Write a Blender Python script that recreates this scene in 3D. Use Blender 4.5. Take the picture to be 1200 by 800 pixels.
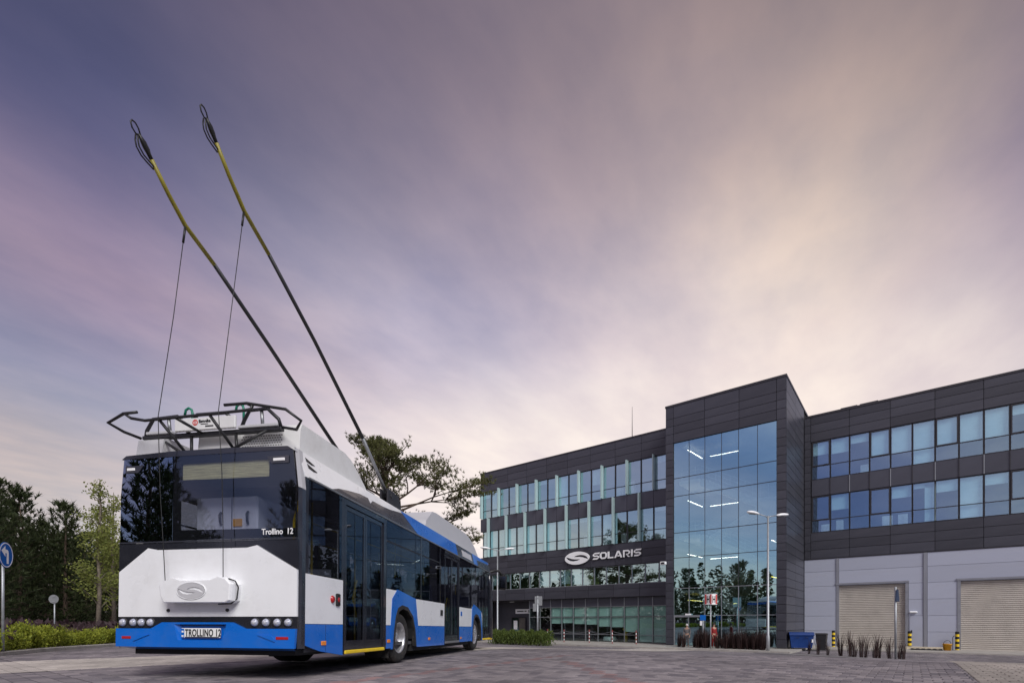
import bpy, math, random
from mathutils import Vector, Matrix, noise as mnoise
PI = math.pi; R = math.radians
random.seed(7)
scn = bpy.context.scene
for o in list(bpy.data.objects): bpy.data.objects.remove(o)
COL = scn.collection

# ------------------------------------------------------------------ camera
CAMZ = 0.654
cam_d = bpy.data.cameras.new('camera'); cam = bpy.data.objects.new('camera', cam_d); COL.objects.link(cam)
cam.location = (0, 0, CAMZ); cam.rotation_euler = (R(90), 0, 0)
cam_d.sensor_width = 36; cam_d.lens = 588/1200*36; cam_d.shift_y = (727-400)/1200
cam_d.clip_start = 0.05; cam_d.clip_end = 3000
scn.camera = cam
scn.view_settings.view_transform = 'Standard'; scn.view_settings.look = 'None'
scn.view_settings.gamma = 1; scn.view_settings.exposure = 0.91

# ------------------------------------------------------------------ sun + sky
SUN_DIR = Vector((0.33, -0.76, 0.70)).normalized()           # towards the sun
sd = bpy.data.lights.new('sun', 'SUN'); sun = bpy.data.objects.new('sun', sd); COL.objects.link(sun)
sd.energy = 1.5; sd.angle = R(28); sd.color = (1.0, 0.98, 0.95)
sun.rotation_euler = SUN_DIR.to_track_quat('Z', 'Y').to_euler(); sun.location = (20, -30, 30)
world = bpy.data.worlds.new('World'); scn.world = world; world.use_nodes = True

def make_sky():
    nt = world.node_tree; N = nt.nodes; L = nt.links; N.clear()
    def math_(op, a, b=None, clamp=False):
        n = N.new('ShaderNodeMath'); n.operation = op; n.use_clamp = clamp
        for i, v in enumerate((a, b)):
            if v is None: continue
            if isinstance(v, (int, float)): n.inputs[i].default_value = v
            else: L.new(v, n.inputs[i])
        return n.outputs[0]
    def ramp(fac, stops, interp='EASE'):
        n = N.new('ShaderNodeValToRGB'); cr = n.color_ramp; cr.interpolation = interp
        while len(cr.elements) < len(stops): cr.elements.new(0.5)
        for e, (p, c) in zip(cr.elements, stops):
            e.position = p; e.color = (*c, 1) if len(c) == 3 else c
        L.new(fac, n.inputs[0]); return n.outputs[0]
    def mix(fac, a, b, mode='MIX'):
        n = N.new('ShaderNodeMix'); n.data_type = 'RGBA'; n.blend_type = mode
        for sock, v in ((n.inputs['Factor'], fac), (n.inputs['A'], a), (n.inputs['B'], b)):
            if isinstance(v, (int, float)): sock.default_value = v
            elif isinstance(v, tuple): sock.default_value = (*v, 1)
            else: L.new(v, sock)
        return n.outputs['Result']
    tc = N.new('ShaderNodeTexCoord'); sep = N.new('ShaderNodeSeparateXYZ'); L.new(tc.outputs['Generated'], sep.inputs[0])
    x, y, z = sep.outputs
    zc = math_('ADD', math_('MAXIMUM', z, 0.0), 0.03)
    px = math_('DIVIDE', x, zc); py = math_('DIVIDE', y, zc)
    along = math_('ADD', math_('MULTIPLY', px, .51), math_('MULTIPLY', py, .86))
    across = math_('SUBTRACT', math_('MULTIPLY', px, .86), math_('MULTIPLY', py, .51))
    def noise_(sa, sb, scale, detail, off):
        cb = N.new('ShaderNodeCombineXYZ'); L.new(math_('MULTIPLY', along, sa), cb.inputs[0]); L.new(math_('MULTIPLY', across, sb), cb.inputs[1]); cb.inputs[2].default_value = off
        n = N.new('ShaderNodeTexNoise'); n.inputs['Scale'].default_value = scale; n.inputs['Detail'].default_value = detail; n.inputs['Roughness'].default_value = .55
        L.new(cb.outputs[0], n.inputs['Vector']); return n.outputs['Fac']
    n1 = noise_(.45, .75, 1.3, 5, 3.1); n2 = noise_(.8, 1.7, 1.9, 5, 8.7); n3 = noise_(1.3, 1.9, 3.0, 10, 1.9)
    # sheets of cloud lying across the view, warped by noise
    b = math_('ADD', across, math_('MULTIPLY', math_('SUBTRACT', n1, .5), .55))
    b = math_('ADD', b, math_('MULTIPLY', math_('SUBTRACT', n2, .5), .16))
    t = math_('DIVIDE', math_('ADD', b, 5.0), 7.0, True)
    P = lambda v: (v+5)/7
    cloud = ramp(t, [(P(-4.6), (.76, .56, .45)), (P(-3.2), (.66, .48, .41)), (P(-2.35), (.25, .26, .42)), (P(-1.75), (.43, .31, .40)), (P(-1.4), (.36, .28, .42)),
                     (P(-1.12), (.105, .12, .29)), (P(-.86), (.29, .27, .44)), (P(-.56), (.47, .38, .48)), (P(-.22), (.72, .60, .56)), (P(.1), (.73, .60, .51)),
                     (P(.3), (.42, .33, .36)), (P(.5), (.22, .17, .28)), (P(.85), (.36, .29, .34)), (P(1.4), (.24, .24, .38))], 'B_SPLINE')
    # towards the glow the gaps close to a pale lavender sheet
    cloud2 = ramp(t, [(P(-4.6), (.74, .55, .45)), (P(-2.4), (.58, .46, .46)), (P(-1.5), (.50, .42, .46)), (P(-1.05), (.40, .37, .47)), (P(-.75), (.45, .39, .47)), (P(-.45), (.58, .49, .51)),
                      (P(-.2), (.73, .61, .55)), (P(.06), (.74, .60, .49)), (P(.24), (.42, .33, .35)), (P(.42), (.21, .165, .25)), (P(.85), (.36, .29, .34)), (P(1.4), (.30, .27, .36))], 'B_SPLINE')
    g0 = Vector((.27, 1, .36)).normalized(); dp0 = N.new('ShaderNodeVectorMath'); dp0.operation = 'DOT_PRODUCT'; L.new(tc.outputs['Generated'], dp0.inputs[0]); dp0.inputs[1].default_value = g0
    cloud = mix(ramp(dp0.outputs['Value'], [(.62, (0,)*3), (.86, (.9,)*3)], 'EASE'), cloud, cloud2)
    # thin veil of fine streaks
    veil = ramp(n2, [(.35, (.94, .94, .95)), (.65, (1.06, 1.05, 1.04))], 'LINEAR')
    cloud = mix(1.0, cloud, veil, 'MULTIPLY')
    cloud = mix(1.0, cloud, ramp(n3, [(.34, (.90, .915, .955)), (.68, (1.10, 1.08, 1.05))], 'LINEAR'), 'MULTIPLY')
    # brightness falls off with distance from the hidden sun glow low over the building, and overhead; behind the camera it is raised and blued as added fill light
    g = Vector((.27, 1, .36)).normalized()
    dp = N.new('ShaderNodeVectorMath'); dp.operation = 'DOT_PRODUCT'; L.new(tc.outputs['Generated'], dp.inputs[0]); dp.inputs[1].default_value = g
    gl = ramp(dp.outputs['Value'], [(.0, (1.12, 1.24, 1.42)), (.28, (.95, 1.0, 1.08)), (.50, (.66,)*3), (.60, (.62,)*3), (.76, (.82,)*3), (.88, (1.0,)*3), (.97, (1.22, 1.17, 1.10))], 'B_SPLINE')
    el = ramp(z, [(.0, (1.05,)*3), (.38, (1.08,)*3), (.53, (.90,)*3), (.65, (.50, .47, .50)), (.79, (.28, .25, .29)), (1, (.42, .38, .42))], 'B_SPLINE')
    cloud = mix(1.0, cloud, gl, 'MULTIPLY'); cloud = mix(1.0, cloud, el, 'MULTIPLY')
    # pale band above the horizon, whiter towards the glow
    hz = ramp(z, [(.06, (1,)*3), (.25, (.55,)*3), (.46, (0,)*3)], 'EASE')
    hcol = ramp(dp.outputs['Value'], [(.50, (.36, .47, .58)), (.76, (.60, .60, .66)), (.93, (.92, .85, .80))], 'EASE')
    hz2 = math_('MULTIPLY', hz, ramp(dp.outputs['Value'], [(.52, (.30,)*3), (.72, (.62,)*3), (.9, (.95,)*3)], 'LINEAR'))
    cloud = mix(hz2, cloud, hcol)
    far = math_('MULTIPLY', ramp(math_('DIVIDE', along, 5.0, True), [(.22, (0,)*3), (.46, (.8,)*3)], 'EASE'), ramp(dp.outputs['Value'], [(.80, (0,)*3), (.93, (1,)*3)], 'EASE'))
    cloud = mix(far, cloud, mix(1.0, ramp(n2, [(.3, (.68, .57, .55)), (.7, (.88, .76, .66))], 'LINEAR'), el, 'MULTIPLY'))
    sky = N.new('ShaderNodeTexSky'); sky.sky_type = 'NISHITA'; sky.sun_disc = False
    sky.sun_elevation = math.asin(SUN_DIR.z); sky.sun_rotation = math.atan2(SUN_DIR.x, SUN_DIR.y)
    sc = N.new('ShaderNodeVectorMath'); sc.operation = 'SCALE'; L.new(sky.outputs[0], sc.inputs[0]); sc.inputs['Scale'].default_value = .09
    scl = N.new('ShaderNodeVectorMath'); scl.operation = 'SCALE'; L.new(cloud, scl.inputs[0]); scl.inputs['Scale'].default_value = .68
    col = mix(.90, sc.outputs[0], scl.outputs[0])
    bg = N.new('ShaderNodeBackground'); L.new(col, bg.inputs['Color']); bg.inputs['Strength'].default_value = 1.0
    out = N.new('ShaderNodeOutputWorld'); L.new(bg.outputs[0], out.inputs['Surface'])
make_sky()

# ------------------------------------------------------------------ frames of reference
BR = Vector((0.78169594, -0.62365972, 0)); BN = Vector((0.62365972, 0.78169594, 0))   # along the facade / into the building
FARZ = -1.17; PADZ = -1.066
def sm(t): t = max(0., min(1., t)); return t*t*(3-2*t)
def zg(x, y):
    q = BN.x*x + BN.y*y
    near = -.0153*max(-40, min(60, y)); t = max(0, min(1, (q-12.5)/19.5)); t = .5*t + .5*sm(t)
    return near*(1-t) + FARZ*t
def pq(p, q): return (BR.x*p + BN.x*q, BR.y*p + BN.y*q)

# ------------------------------------------------------------------ materials
MATS = {}
def mat(name, col, rough=.6, metal=0, var=.0, vscale=3., bump=0., bscale=40., coat=0., emit=None, spec=.5, dirt=None, dscale=1.5, stretch=None, orand=0):
    if name in MATS: return MATS[name]
    m = bpy.data.materials.new(name); m.use_nodes = True; nt = m.node_tree; N = nt.nodes; L = nt.links
    b = N['Principled BSDF']; b.inputs['Base Color'].default_value = (*col, 1); b.inputs['Roughness'].default_value = rough
    b.inputs['Metallic'].default_value = metal; b.inputs['Coat Weight'].default_value = coat; b.inputs['Specular IOR Level'].default_value = spec
    b.inputs['Coat Roughness'].default_value = .06
    tc = N.new('ShaderNodeTexCoord'); vec = tc.outputs['Object']
    if stretch:
        mp = N.new('ShaderNodeMapping'); mp.inputs['Scale'].default_value = stretch; L.new(vec, mp.inputs[0]); vec = mp.outputs[0]
    cs = None
    if var:
        n = N.new('ShaderNodeTexNoise'); n.inputs['Scale'].default_value = vscale; n.inputs['Detail'].default_value = 5; L.new(vec, n.inputs['Vector'])
        r = N.new('ShaderNodeMapRange'); r.inputs[1].default_value = .3; r.inputs[2].default_value = .7; r.inputs[3].default_value = 1-var; r.inputs[4].default_value = 1+var
        L.new(n.outputs['Fac'], r.inputs[0])
        mx = N.new('ShaderNodeVectorMath'); mx.operation = 'SCALE'; mx.inputs[0].default_value = col; L.new(r.outputs[0], mx.inputs['Scale']); cs = mx.outputs[0]
        r2 = N.new('ShaderNodeMapRange'); r2.inputs[3].default_value = max(0.03, rough-.12); r2.inputs[4].default_value = min(1, rough+.12); L.new(n.outputs['Fac'], r2.inputs[0]); L.new(r2.outputs[0], b.inputs['Roughness'])
    if dirt:
        n = N.new('ShaderNodeTexNoise'); n.inputs['Scale'].default_value = dscale; n.inputs['Detail'].default_value = 8; n.inputs['Roughness'].default_value = .65; L.new(vec, n.inputs['Vector'])
        r = N.new('ShaderNodeMapRange'); r.inputs[1].default_value = .5; r.inputs[2].default_value = .75; r.inputs[3].default_value = 0; r.inputs[4].default_value = dirt[3]
        L.new(n.outputs['Fac'], r.inputs[0])
        mx = N.new('ShaderNodeMix'); mx.data_type = 'RGBA'; L.new(r.outputs[0], mx.inputs['Factor'])
        if cs: L.new(cs, mx.inputs['A'])
        else: mx.inputs['A'].default_value = (*col, 1)
        mx.inputs['B'].default_value = (*dirt[:3], 1); cs = mx.outputs['Result']
    if orand and cs:
        oi = N.new('ShaderNodeObjectInfo'); mr = N.new('ShaderNodeMapRange'); mr.inputs[3].default_value = 1-orand; mr.inputs[4].default_value = 1+orand; L.new(oi.outputs['Random'], mr.inputs[0])
        sc_ = N.new('ShaderNodeVectorMath'); sc_.operation = 'SCALE'; L.new(cs, sc_.inputs[0]); L.new(mr.outputs[0], sc_.inputs['Scale']); cs = sc_.outputs[0]
    if cs: L.new(cs, b.inputs['Base Color'])
    if bump:
        n = N.new('ShaderNodeTexNoise'); n.inputs['Scale'].default_value = bscale; n.inputs['Detail'].default_value = 4; L.new(vec, n.inputs['Vector'])
        bp = N.new('ShaderNodeBump'); bp.inputs['Strength'].default_value = bump; bp.inputs['Distance'].default_value = .02; L.new(n.outputs['Fac'], bp.inputs['Height']); L.new(bp.outputs[0], b.inputs['Normal'])
    if emit:
        b.inputs['Emission Color'].default_value = (*emit[:3], 1); b.inputs['Emission Strength'].default_value = emit[3]
    MATS[name] = m; return m

def glass(name, trans, refl, base=.12, rough=.0, wob=.0):
    m = bpy.data.materials.new(name); m.use_nodes = True; nt = m.node_tree; N = nt.nodes; L = nt.links; N.clear()
    t = N.new('ShaderNodeBsdfTransparent'); t.inputs[0].default_value = (*trans, 1)
    g = N.new('ShaderNodeBsdfGlossy'); g.inputs['Color'].default_value = (*refl, 1); g.inputs['Roughness'].default_value = rough
    fr = N.new('ShaderNodeFresnel'); fr.inputs['IOR'].default_value = 1.5
    r = N.new('ShaderNodeMapRange'); r.inputs[3].default_value = base; r.inputs[4].default_value = 1.0; L.new(fr.outputs[0], r.inputs[0])
    if wob:
        tc = N.new('ShaderNodeTexCoord'); n = N.new('ShaderNodeTexNoise'); n.inputs['Scale'].default_value = .9; n.inputs['Detail'].default_value = 1; L.new(tc.outputs['Object'], n.inputs['Vector'])
        bp = N.new('ShaderNodeBump'); bp.inputs['Strength'].default_value = wob; bp.inputs['Distance'].default_value = .05; L.new(n.outputs['Fac'], bp.inputs['Height'])
        L.new(bp.outputs[0], g.inputs['Normal'])
    mx = N.new('ShaderNodeMixShader'); L.new(r.outputs[0], mx.inputs[0]); L.new(t.outputs[0], mx.inputs[1]); L.new(g.outputs[0], mx.inputs[2])
    # a pane is a thin solid: reflect and tint at the face a ray enters by, pass clear at the face it leaves by
    ge = N.new('ShaderNodeNewGeometry'); cl = N.new('ShaderNodeBsdfTransparent'); m2 = N.new('ShaderNodeMixShader')
    L.new(ge.outputs['Backfacing'], m2.inputs[0]); L.new(mx.outputs[0], m2.inputs[1]); L.new(cl.outputs[0], m2.inputs[2]); mx = m2
    o = N.new('ShaderNodeOutputMaterial'); L.new(mx.outputs[0], o.inputs[0]); MATS[name] = m; return m

def leafmat(name, c1, c2, scale=1.2, trans=.25):
    m = bpy.data.materials.new(name); m.use_nodes = True; nt = m.node_tree; N = nt.nodes; L = nt.links; b = N['Principled BSDF']
    geo = N.new('ShaderNodeNewGeometry'); n = N.new('ShaderNodeTexNoise'); n.inputs['Scale'].default_value = scale; n.inputs['Detail'].default_value = 3; L.new(geo.outputs['Position'], n.inputs['Vector'])
    ad = N.new('ShaderNodeMath'); ad.operation = 'ADD'; L.new(n.outputs['Fac'], ad.inputs[0])
    rm = N.new('ShaderNodeMath'); rm.operation = 'MULTIPLY_ADD'; L.new(geo.outputs['Random Per Island'], rm.inputs[0]); rm.inputs[1].default_value = .5; rm.inputs[2].default_value = -.25; L.new(rm.outputs[0], ad.inputs[1])
    mx = N.new('ShaderNodeMix'); mx.data_type = 'RGBA'; L.new(ad.outputs[0], mx.inputs['Factor']); mx.inputs['A'].default_value = (*c1, 1); mx.inputs['B'].default_value = (*c2, 1)
    L.new(mx.outputs['Result'], b.inputs['Base Color']); b.inputs['Roughness'].default_value = .6; b.inputs['Specular IOR Level'].default_value = .25
    tr = N.new('ShaderNodeBsdfTranslucent'); L.new(mx.outputs['Result'], tr.inputs[0]); ms = N.new('ShaderNodeMixShader'); ms.inputs[0].default_value = trans
    L.new(b.outputs[0], ms.inputs[1]); L.new(tr.outputs[0], ms.inputs[2]); L.new(ms.outputs[0], N['Material Output'].inputs[0]); MATS[name] = m; return m

def paver(name, c1, c2, mortar, w=.2, h=.2, geo=False):
    m = bpy.data.materials.new(name); m.use_nodes = True; nt = m.node_tree; N = nt.nodes; L = nt.links; b = N['Principled BSDF']; b.inputs['Roughness'].default_value = .75; b.inputs['Specular IOR Level'].default_value = .35
    uv = N.new('ShaderNodeTexCoord'); U = uv.outputs['UV']
    big = N.new('ShaderNodeTexNoise'); big.inputs['Scale'].default_value = .45; big.inputs['Detail'].default_value = 6; L.new(U, big.inputs['Vector'])
    fine = N.new('ShaderNodeTexNoise'); fine.inputs['Scale'].default_value = 60; fine.inputs['Detail'].default_value = 4; L.new(U, fine.inputs['Vector'])
    if geo:
        at = N.new('ShaderNodeNewGeometry'); mx = N.new('ShaderNodeMix'); mx.data_type = 'RGBA'; L.new(at.outputs['Random Per Island'], mx.inputs['Factor'])
        mx.inputs['A'].default_value = (*c1, 1); mx.inputs['B'].default_value = (*c2, 1); cs = mx.outputs['Result']
    else:
        br = N.new('ShaderNodeTexBrick'); br.inputs['Color1'].default_value = (*c1, 1); br.inputs['Color2'].default_value = (*c2, 1); br.inputs['Mortar'].default_value = (*mortar, 1)
        br.inputs['Scale'].default_value = 1; br.inputs['Brick Width'].default_value = w; br.inputs['Row Height'].default_value = h; br.inputs['Mortar Size'].default_value = .006; br.inputs['Mortar Smooth'].default_value = .3
        L.new(U, br.inputs['Vector']); cs = br.outputs['Color']
        bp = N.new('ShaderNodeBump'); bp.inputs['Strength'].default_value = .5; bp.inputs['Distance'].default_value = .008; bp.invert = True; L.new(br.outputs['Fac'], bp.inputs['Height']); L.new(bp.outputs[0], b.inputs['Normal'])
    r = N.new('ShaderNodeMapRange'); r.inputs[1].default_value = .3; r.inputs[2].default_value = .7; r.inputs[3].default_value = .72; r.inputs[4].default_value = 1.28; L.new(big.outputs['Fac'], r.inputs[0])
    r2 = N.new('ShaderNodeMapRange'); r2.inputs[1].default_value = .3; r2.inputs[2].default_value = .7; r2.inputs[3].default_value = .85; r2.inputs[4].default_value = 1.15; L.new(fine.outputs['Fac'], r2.inputs[0])
    ml = N.new('ShaderNodeMath'); ml.operation = 'MULTIPLY'; L.new(r.outputs[0], ml.inputs[0]); L.new(r2.outputs[0], ml.inputs[1])
    # oil spots and long rubbed tyre tracks
    for sc3, lo, hi, dk in (((.9, .9, 1), .60, .74, .55), ((2.6, .22, 1), .56, .78, .70), ((6, 6, 1), .70, .76, .5)):
        mp = N.new('ShaderNodeMapping'); mp.inputs['Scale'].default_value = sc3; mp.inputs['Rotation'].default_value = (0, 0, .5); L.new(U, mp.inputs[0])
        ns = N.new('ShaderNodeTexNoise'); ns.inputs['Scale'].default_value = 1; ns.inputs['Detail'].default_value = 7; ns.inputs['Roughness'].default_value = .6; L.new(mp.outputs[0], ns.inputs['Vector'])
        rs = N.new('ShaderNodeMapRange'); rs.inputs[1].default_value = lo; rs.inputs[2].default_value = hi; rs.inputs[3].default_value = 1; rs.inputs[4].default_value = dk; L.new(ns.outputs['Fac'], rs.inputs[0])
        m3 = N.new('ShaderNodeMath'); m3.operation = 'MULTIPLY'; L.new(ml.outputs[0], m3.inputs[0]); L.new(rs.outputs[0], m3.inputs[1]); ml = m3
    sc = N.new('ShaderNodeVectorMath'); sc.operation = 'SCALE'; L.new(cs, sc.inputs[0]); L.new(ml.outputs[0], sc.inputs['Scale']); L.new(sc.outputs[0], b.inputs['Base Color'])
    MATS[name] = m; return m

mat('white_paint', (.85, .86, .875), .30, coat=.5, var=.03, vscale=2.5, dirt=(.45, .42, .38, .16), dscale=2.2, bump=.02, bscale=1.6)
mat('blue_paint', (.0005, .14, .60), .30, coat=.6, var=.05, vscale=2, dirt=(.10, .14, .25, .25), dscale=4)
mat('black_paint', (.018, .019, .026), .16, coat=.5, var=.08, vscale=2)
mat('anthracite', (.030, .032, .044), .28, coat=.5, var=.1, vscale=3, dirt=(.09, .08, .08, .3), dscale=3)
mat('rubber', (.018, .017, .017), .8, var=.3, vscale=20, dirt=(.11, .09, .075, .6), dscale=8)
mat('dark_metal', (.03, .03, .035), .45, .3, var=.2, vscale=9)
mat('pole_black', (.022, .022, .024), .42, var=.2, vscale=14)
mat('pole_yellow', (.25, .21, .018), .45, var=.15, vscale=12)
mat('grey_metal', (.32, .33, .34), .42, .7, var=.12, vscale=8)
mat('galvanised', (.38, .40, .42), .5, .55, var=.12, vscale=14)
mat('silver_rim', (.62, .62, .64), .32, .75, var=.12, vscale=10, dirt=(.25, .2, .16, .35), dscale=6)
mat('yellow_paint', (.80, .56, .02), .5, var=.08, vscale=7)
mat('red_lens', (.42, .012, .015), .15, coat=.6)
mat('orange_lens', (.85, .26, .03), .2, coat=.5)
mat('clear_lens', (.42, .44, .54), .12, coat=1., var=.25, vscale=45)
mat('lens_inner', (.75, .77, .82), .15, .5); mat('mirror', (.10, .10, .11), .12, 1.0)
mat('plate_white', (.82, .82, .80), .35)
mat('ink_black', (.012, .012, .012), .5)
mat('print_white', (.88, .88, .88), .4)
mat('red_ink', (.6, .05, .04), .5); mat('dull_red', (.28, .05, .05), .6, var=.2)
mat('underbody', (.010, .010, .011), .8, var=.4, vscale=5)
mat('cabin_grey', (.30, .30, .32), .6, var=.06)
mat('cabin_floor', (.06, .06, .065), .7, var=.2, vscale=9)
mat('seat_fabric', (.035, .05, .12), .85, var=.3, vscale=25)
mat('cabinet', (.78, .78, .82), .45, var=.05)
mat('blind_beige', (.80, .72, .36), .7, var=.3, vscale=6, stretch=(1, .6, 14))
mat('green_hose', (.01, .20, .12), .45)
mat('pod_white', (.74, .74, .73), .4, var=.04, vscale=3, dirt=(.42, .40, .37, .35), dscale=3)
mat('pod_grey', (.52, .52, .54), .4, var=.05, vscale=3, dirt=(.35, .34, .33, .3), dscale=3)
glass('bus_glass', (.22, .24, .28), (.82, .88, 1.0), .02)
glass('bus_rear_glass', (.52, .54, .60), (.72, .84, 1.0), .05)
glass('bus_dark_glass', (.02, .02, .025), (.62, .78, 1.0), .30)
# building
mat('cladding', (.060, .061, .077), .42, .25, orand=.16, var=.14, vscale=.8, bump=.04, bscale=3, dirt=(.095, .09, .105, .4), dscale=1.1)
mat('cladding_smooth', (.074, .076, .098), .36, .25, orand=.1, var=.12, vscale=.9)
mat('joint_black', (.012, .012, .014), .9)
mat('frame_dark', (.05, .048, .055), .4, .4, var=.1)
mat('mullion_grey', (.33, .35, .37), .4, .6, var=.08)
mat('fin_glass', (.40, .54, .54), .25, coat=.4, var=.06, vscale=1.2)
mat('blind', (.72, .82, .82), .75, var=.05, vscale=2, stretch=(1, 1, 9))
mat('blind_green', (.46, .62, .58), .75, var=.06, vscale=2, stretch=(1, 1, 9))
mat('grey_panel', (.43, .455, .55), .5, .1, orand=.04, var=.05, vscale=.7, bump=.02, bscale=20, dirt=(.34, .33, .34, .35), dscale=.8)
mat('grey_trim', (.30, .31, .35), .4, .4, var=.08)
mat('shutter_slat', (.52, .48, .43), .5, .2, var=.06, vscale=1.5, dirt=(.30, .27, .24, .4), dscale=1.2)
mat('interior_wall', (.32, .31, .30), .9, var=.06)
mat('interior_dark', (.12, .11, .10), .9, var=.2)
mat('interior_floor', (.22, .20, .18), .8, var=.1)
mat('stair_white', (.80, .78, .75), .7, var=.05)
mat('rail_steel', (.5, .52, .54), .3, .8)
mat('sign_white', (.93, .94, .95), .4, var=.02)
mat('lamp_on', (1, 1, 1), .5, emit=(1.0, .93, .80, 6.0))
mat('lamp_on_yellow', (1, .9, .3), .5, emit=(1.0, .82, .18, 3.2))
mat('roof_felt', (.08, .08, .085), .9, var=.2)
glass('office_glass', (.74, .92, .96), (.50, .72, 1.0), .34, wob=.05)
glass('wing_glass', (.78, .94, .97), (.66, .92, 1.0), .56, wob=.05)  # same glass as the right wing's, made more reflective to brighten the left wing
glass('lobby_glass', (.60, .72, .74), (.56, .90, 1.0), .58, wob=.05)
glass('ground_glass', (.74, .86, .83), (.70, .85, .9), .10, wob=.02)
# ground
mat('concrete', (.36, .34, .31), .85, var=.15, vscale=2.5, bump=.15, bscale=60, dirt=(.20, .18, .16, .5), dscale=1.3)
mat('kerb_grey', (.20, .19, .19), .85, var=.2, vscale=3, bump=.2, bscale=50); mat('asphalt', (.060, .058, .060), .9, var=.25, vscale=1.2, bump=.3, bscale=90)
mat('soil', (.07, .052, .035), .95, var=.35, vscale=6, bump=.5, bscale=30)
PAV = ((.130, .117, .130), (.27, .24, .245)); LAN = ((.40, .365, .33), (.52, .475, .43)); TAN = ((.27, .245, .215), (.36, .32, .285))
paver('paver_dark', *PAV, (.07, .065, .07)); paver('paver_lane', *LAN, (.22, .2, .18)); paver('paver_tan', *TAN, (.16, .145, .13)); paver('paver_red', (.19, .135, .13), (.24, .16, .155), (.07, .06, .06))
paver('block_dark', *PAV, None, geo=True); paver('block_lane', *LAN, None, geo=True); paver('block_tan', *TAN, None, geo=True); paver('block_red', (.16, .115, .12), (.27, .175, .17), None, geo=True)
# plants
leafmat('pine_needles', (.016, .028, .011), (.070, .088, .032), .8)
leafmat('old_pine_needles', (.035, .045, .016), (.19, .19, .065), .6)
leafmat('birch_leaves', (.12, .165, .03), (.40, .42, .13), 1.5, .5)
leafmat('hedge_leaves', (.085, .135, .014), (.44, .46, .055), 5, .3)
leafmat('long_hedge_leaves', (.03, .055, .012), (.13, .17, .035), 5, .3)
leafmat('grass_purple', (.026, .014, .014), (.075, .046, .042), 4, .2)
leafmat('undergrowth', (.022, .014, .016), (.075, .042, .048), 2.5, .2)
mat('pine_bark', (.085, .058, .042), .95, var=.4, vscale=9, bump=.6, bscale=18)
mat('birch_bark', (.16, .13, .10), .85, var=.4, vscale=12)
mat('sign_navy', (.012, .03, .075), .5); mat('bin_blue', (.006, .040, .19), .4, var=.1, vscale=4)
mat('bin_black', (.02, .02, .022), .5, var=.2, vscale=4)
mat('sign_blue', (.008, .12, .46), .7, spec=.1)
mat('sign_back', (.28, .29, .30), .5, .4, var=.1)
mat('skin', (.45, .28, .20), .6); mat('hair_dark', (.03, .02, .015), .7); mat('hair_white', (.7, .68, .66), .7)
mat('cloth_red', (.26, .02, .02), .85, var=.1); mat('cloth_grey', (.16, .15, .15), .85, var=.1); mat('cloth_dark', (.02, .02, .022), .85)
mat('orange_plastic', (.75, .36, .02), .4); mat('wood_pale', (.62, .55, .42), .8, var=.15, vscale=5)

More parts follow.
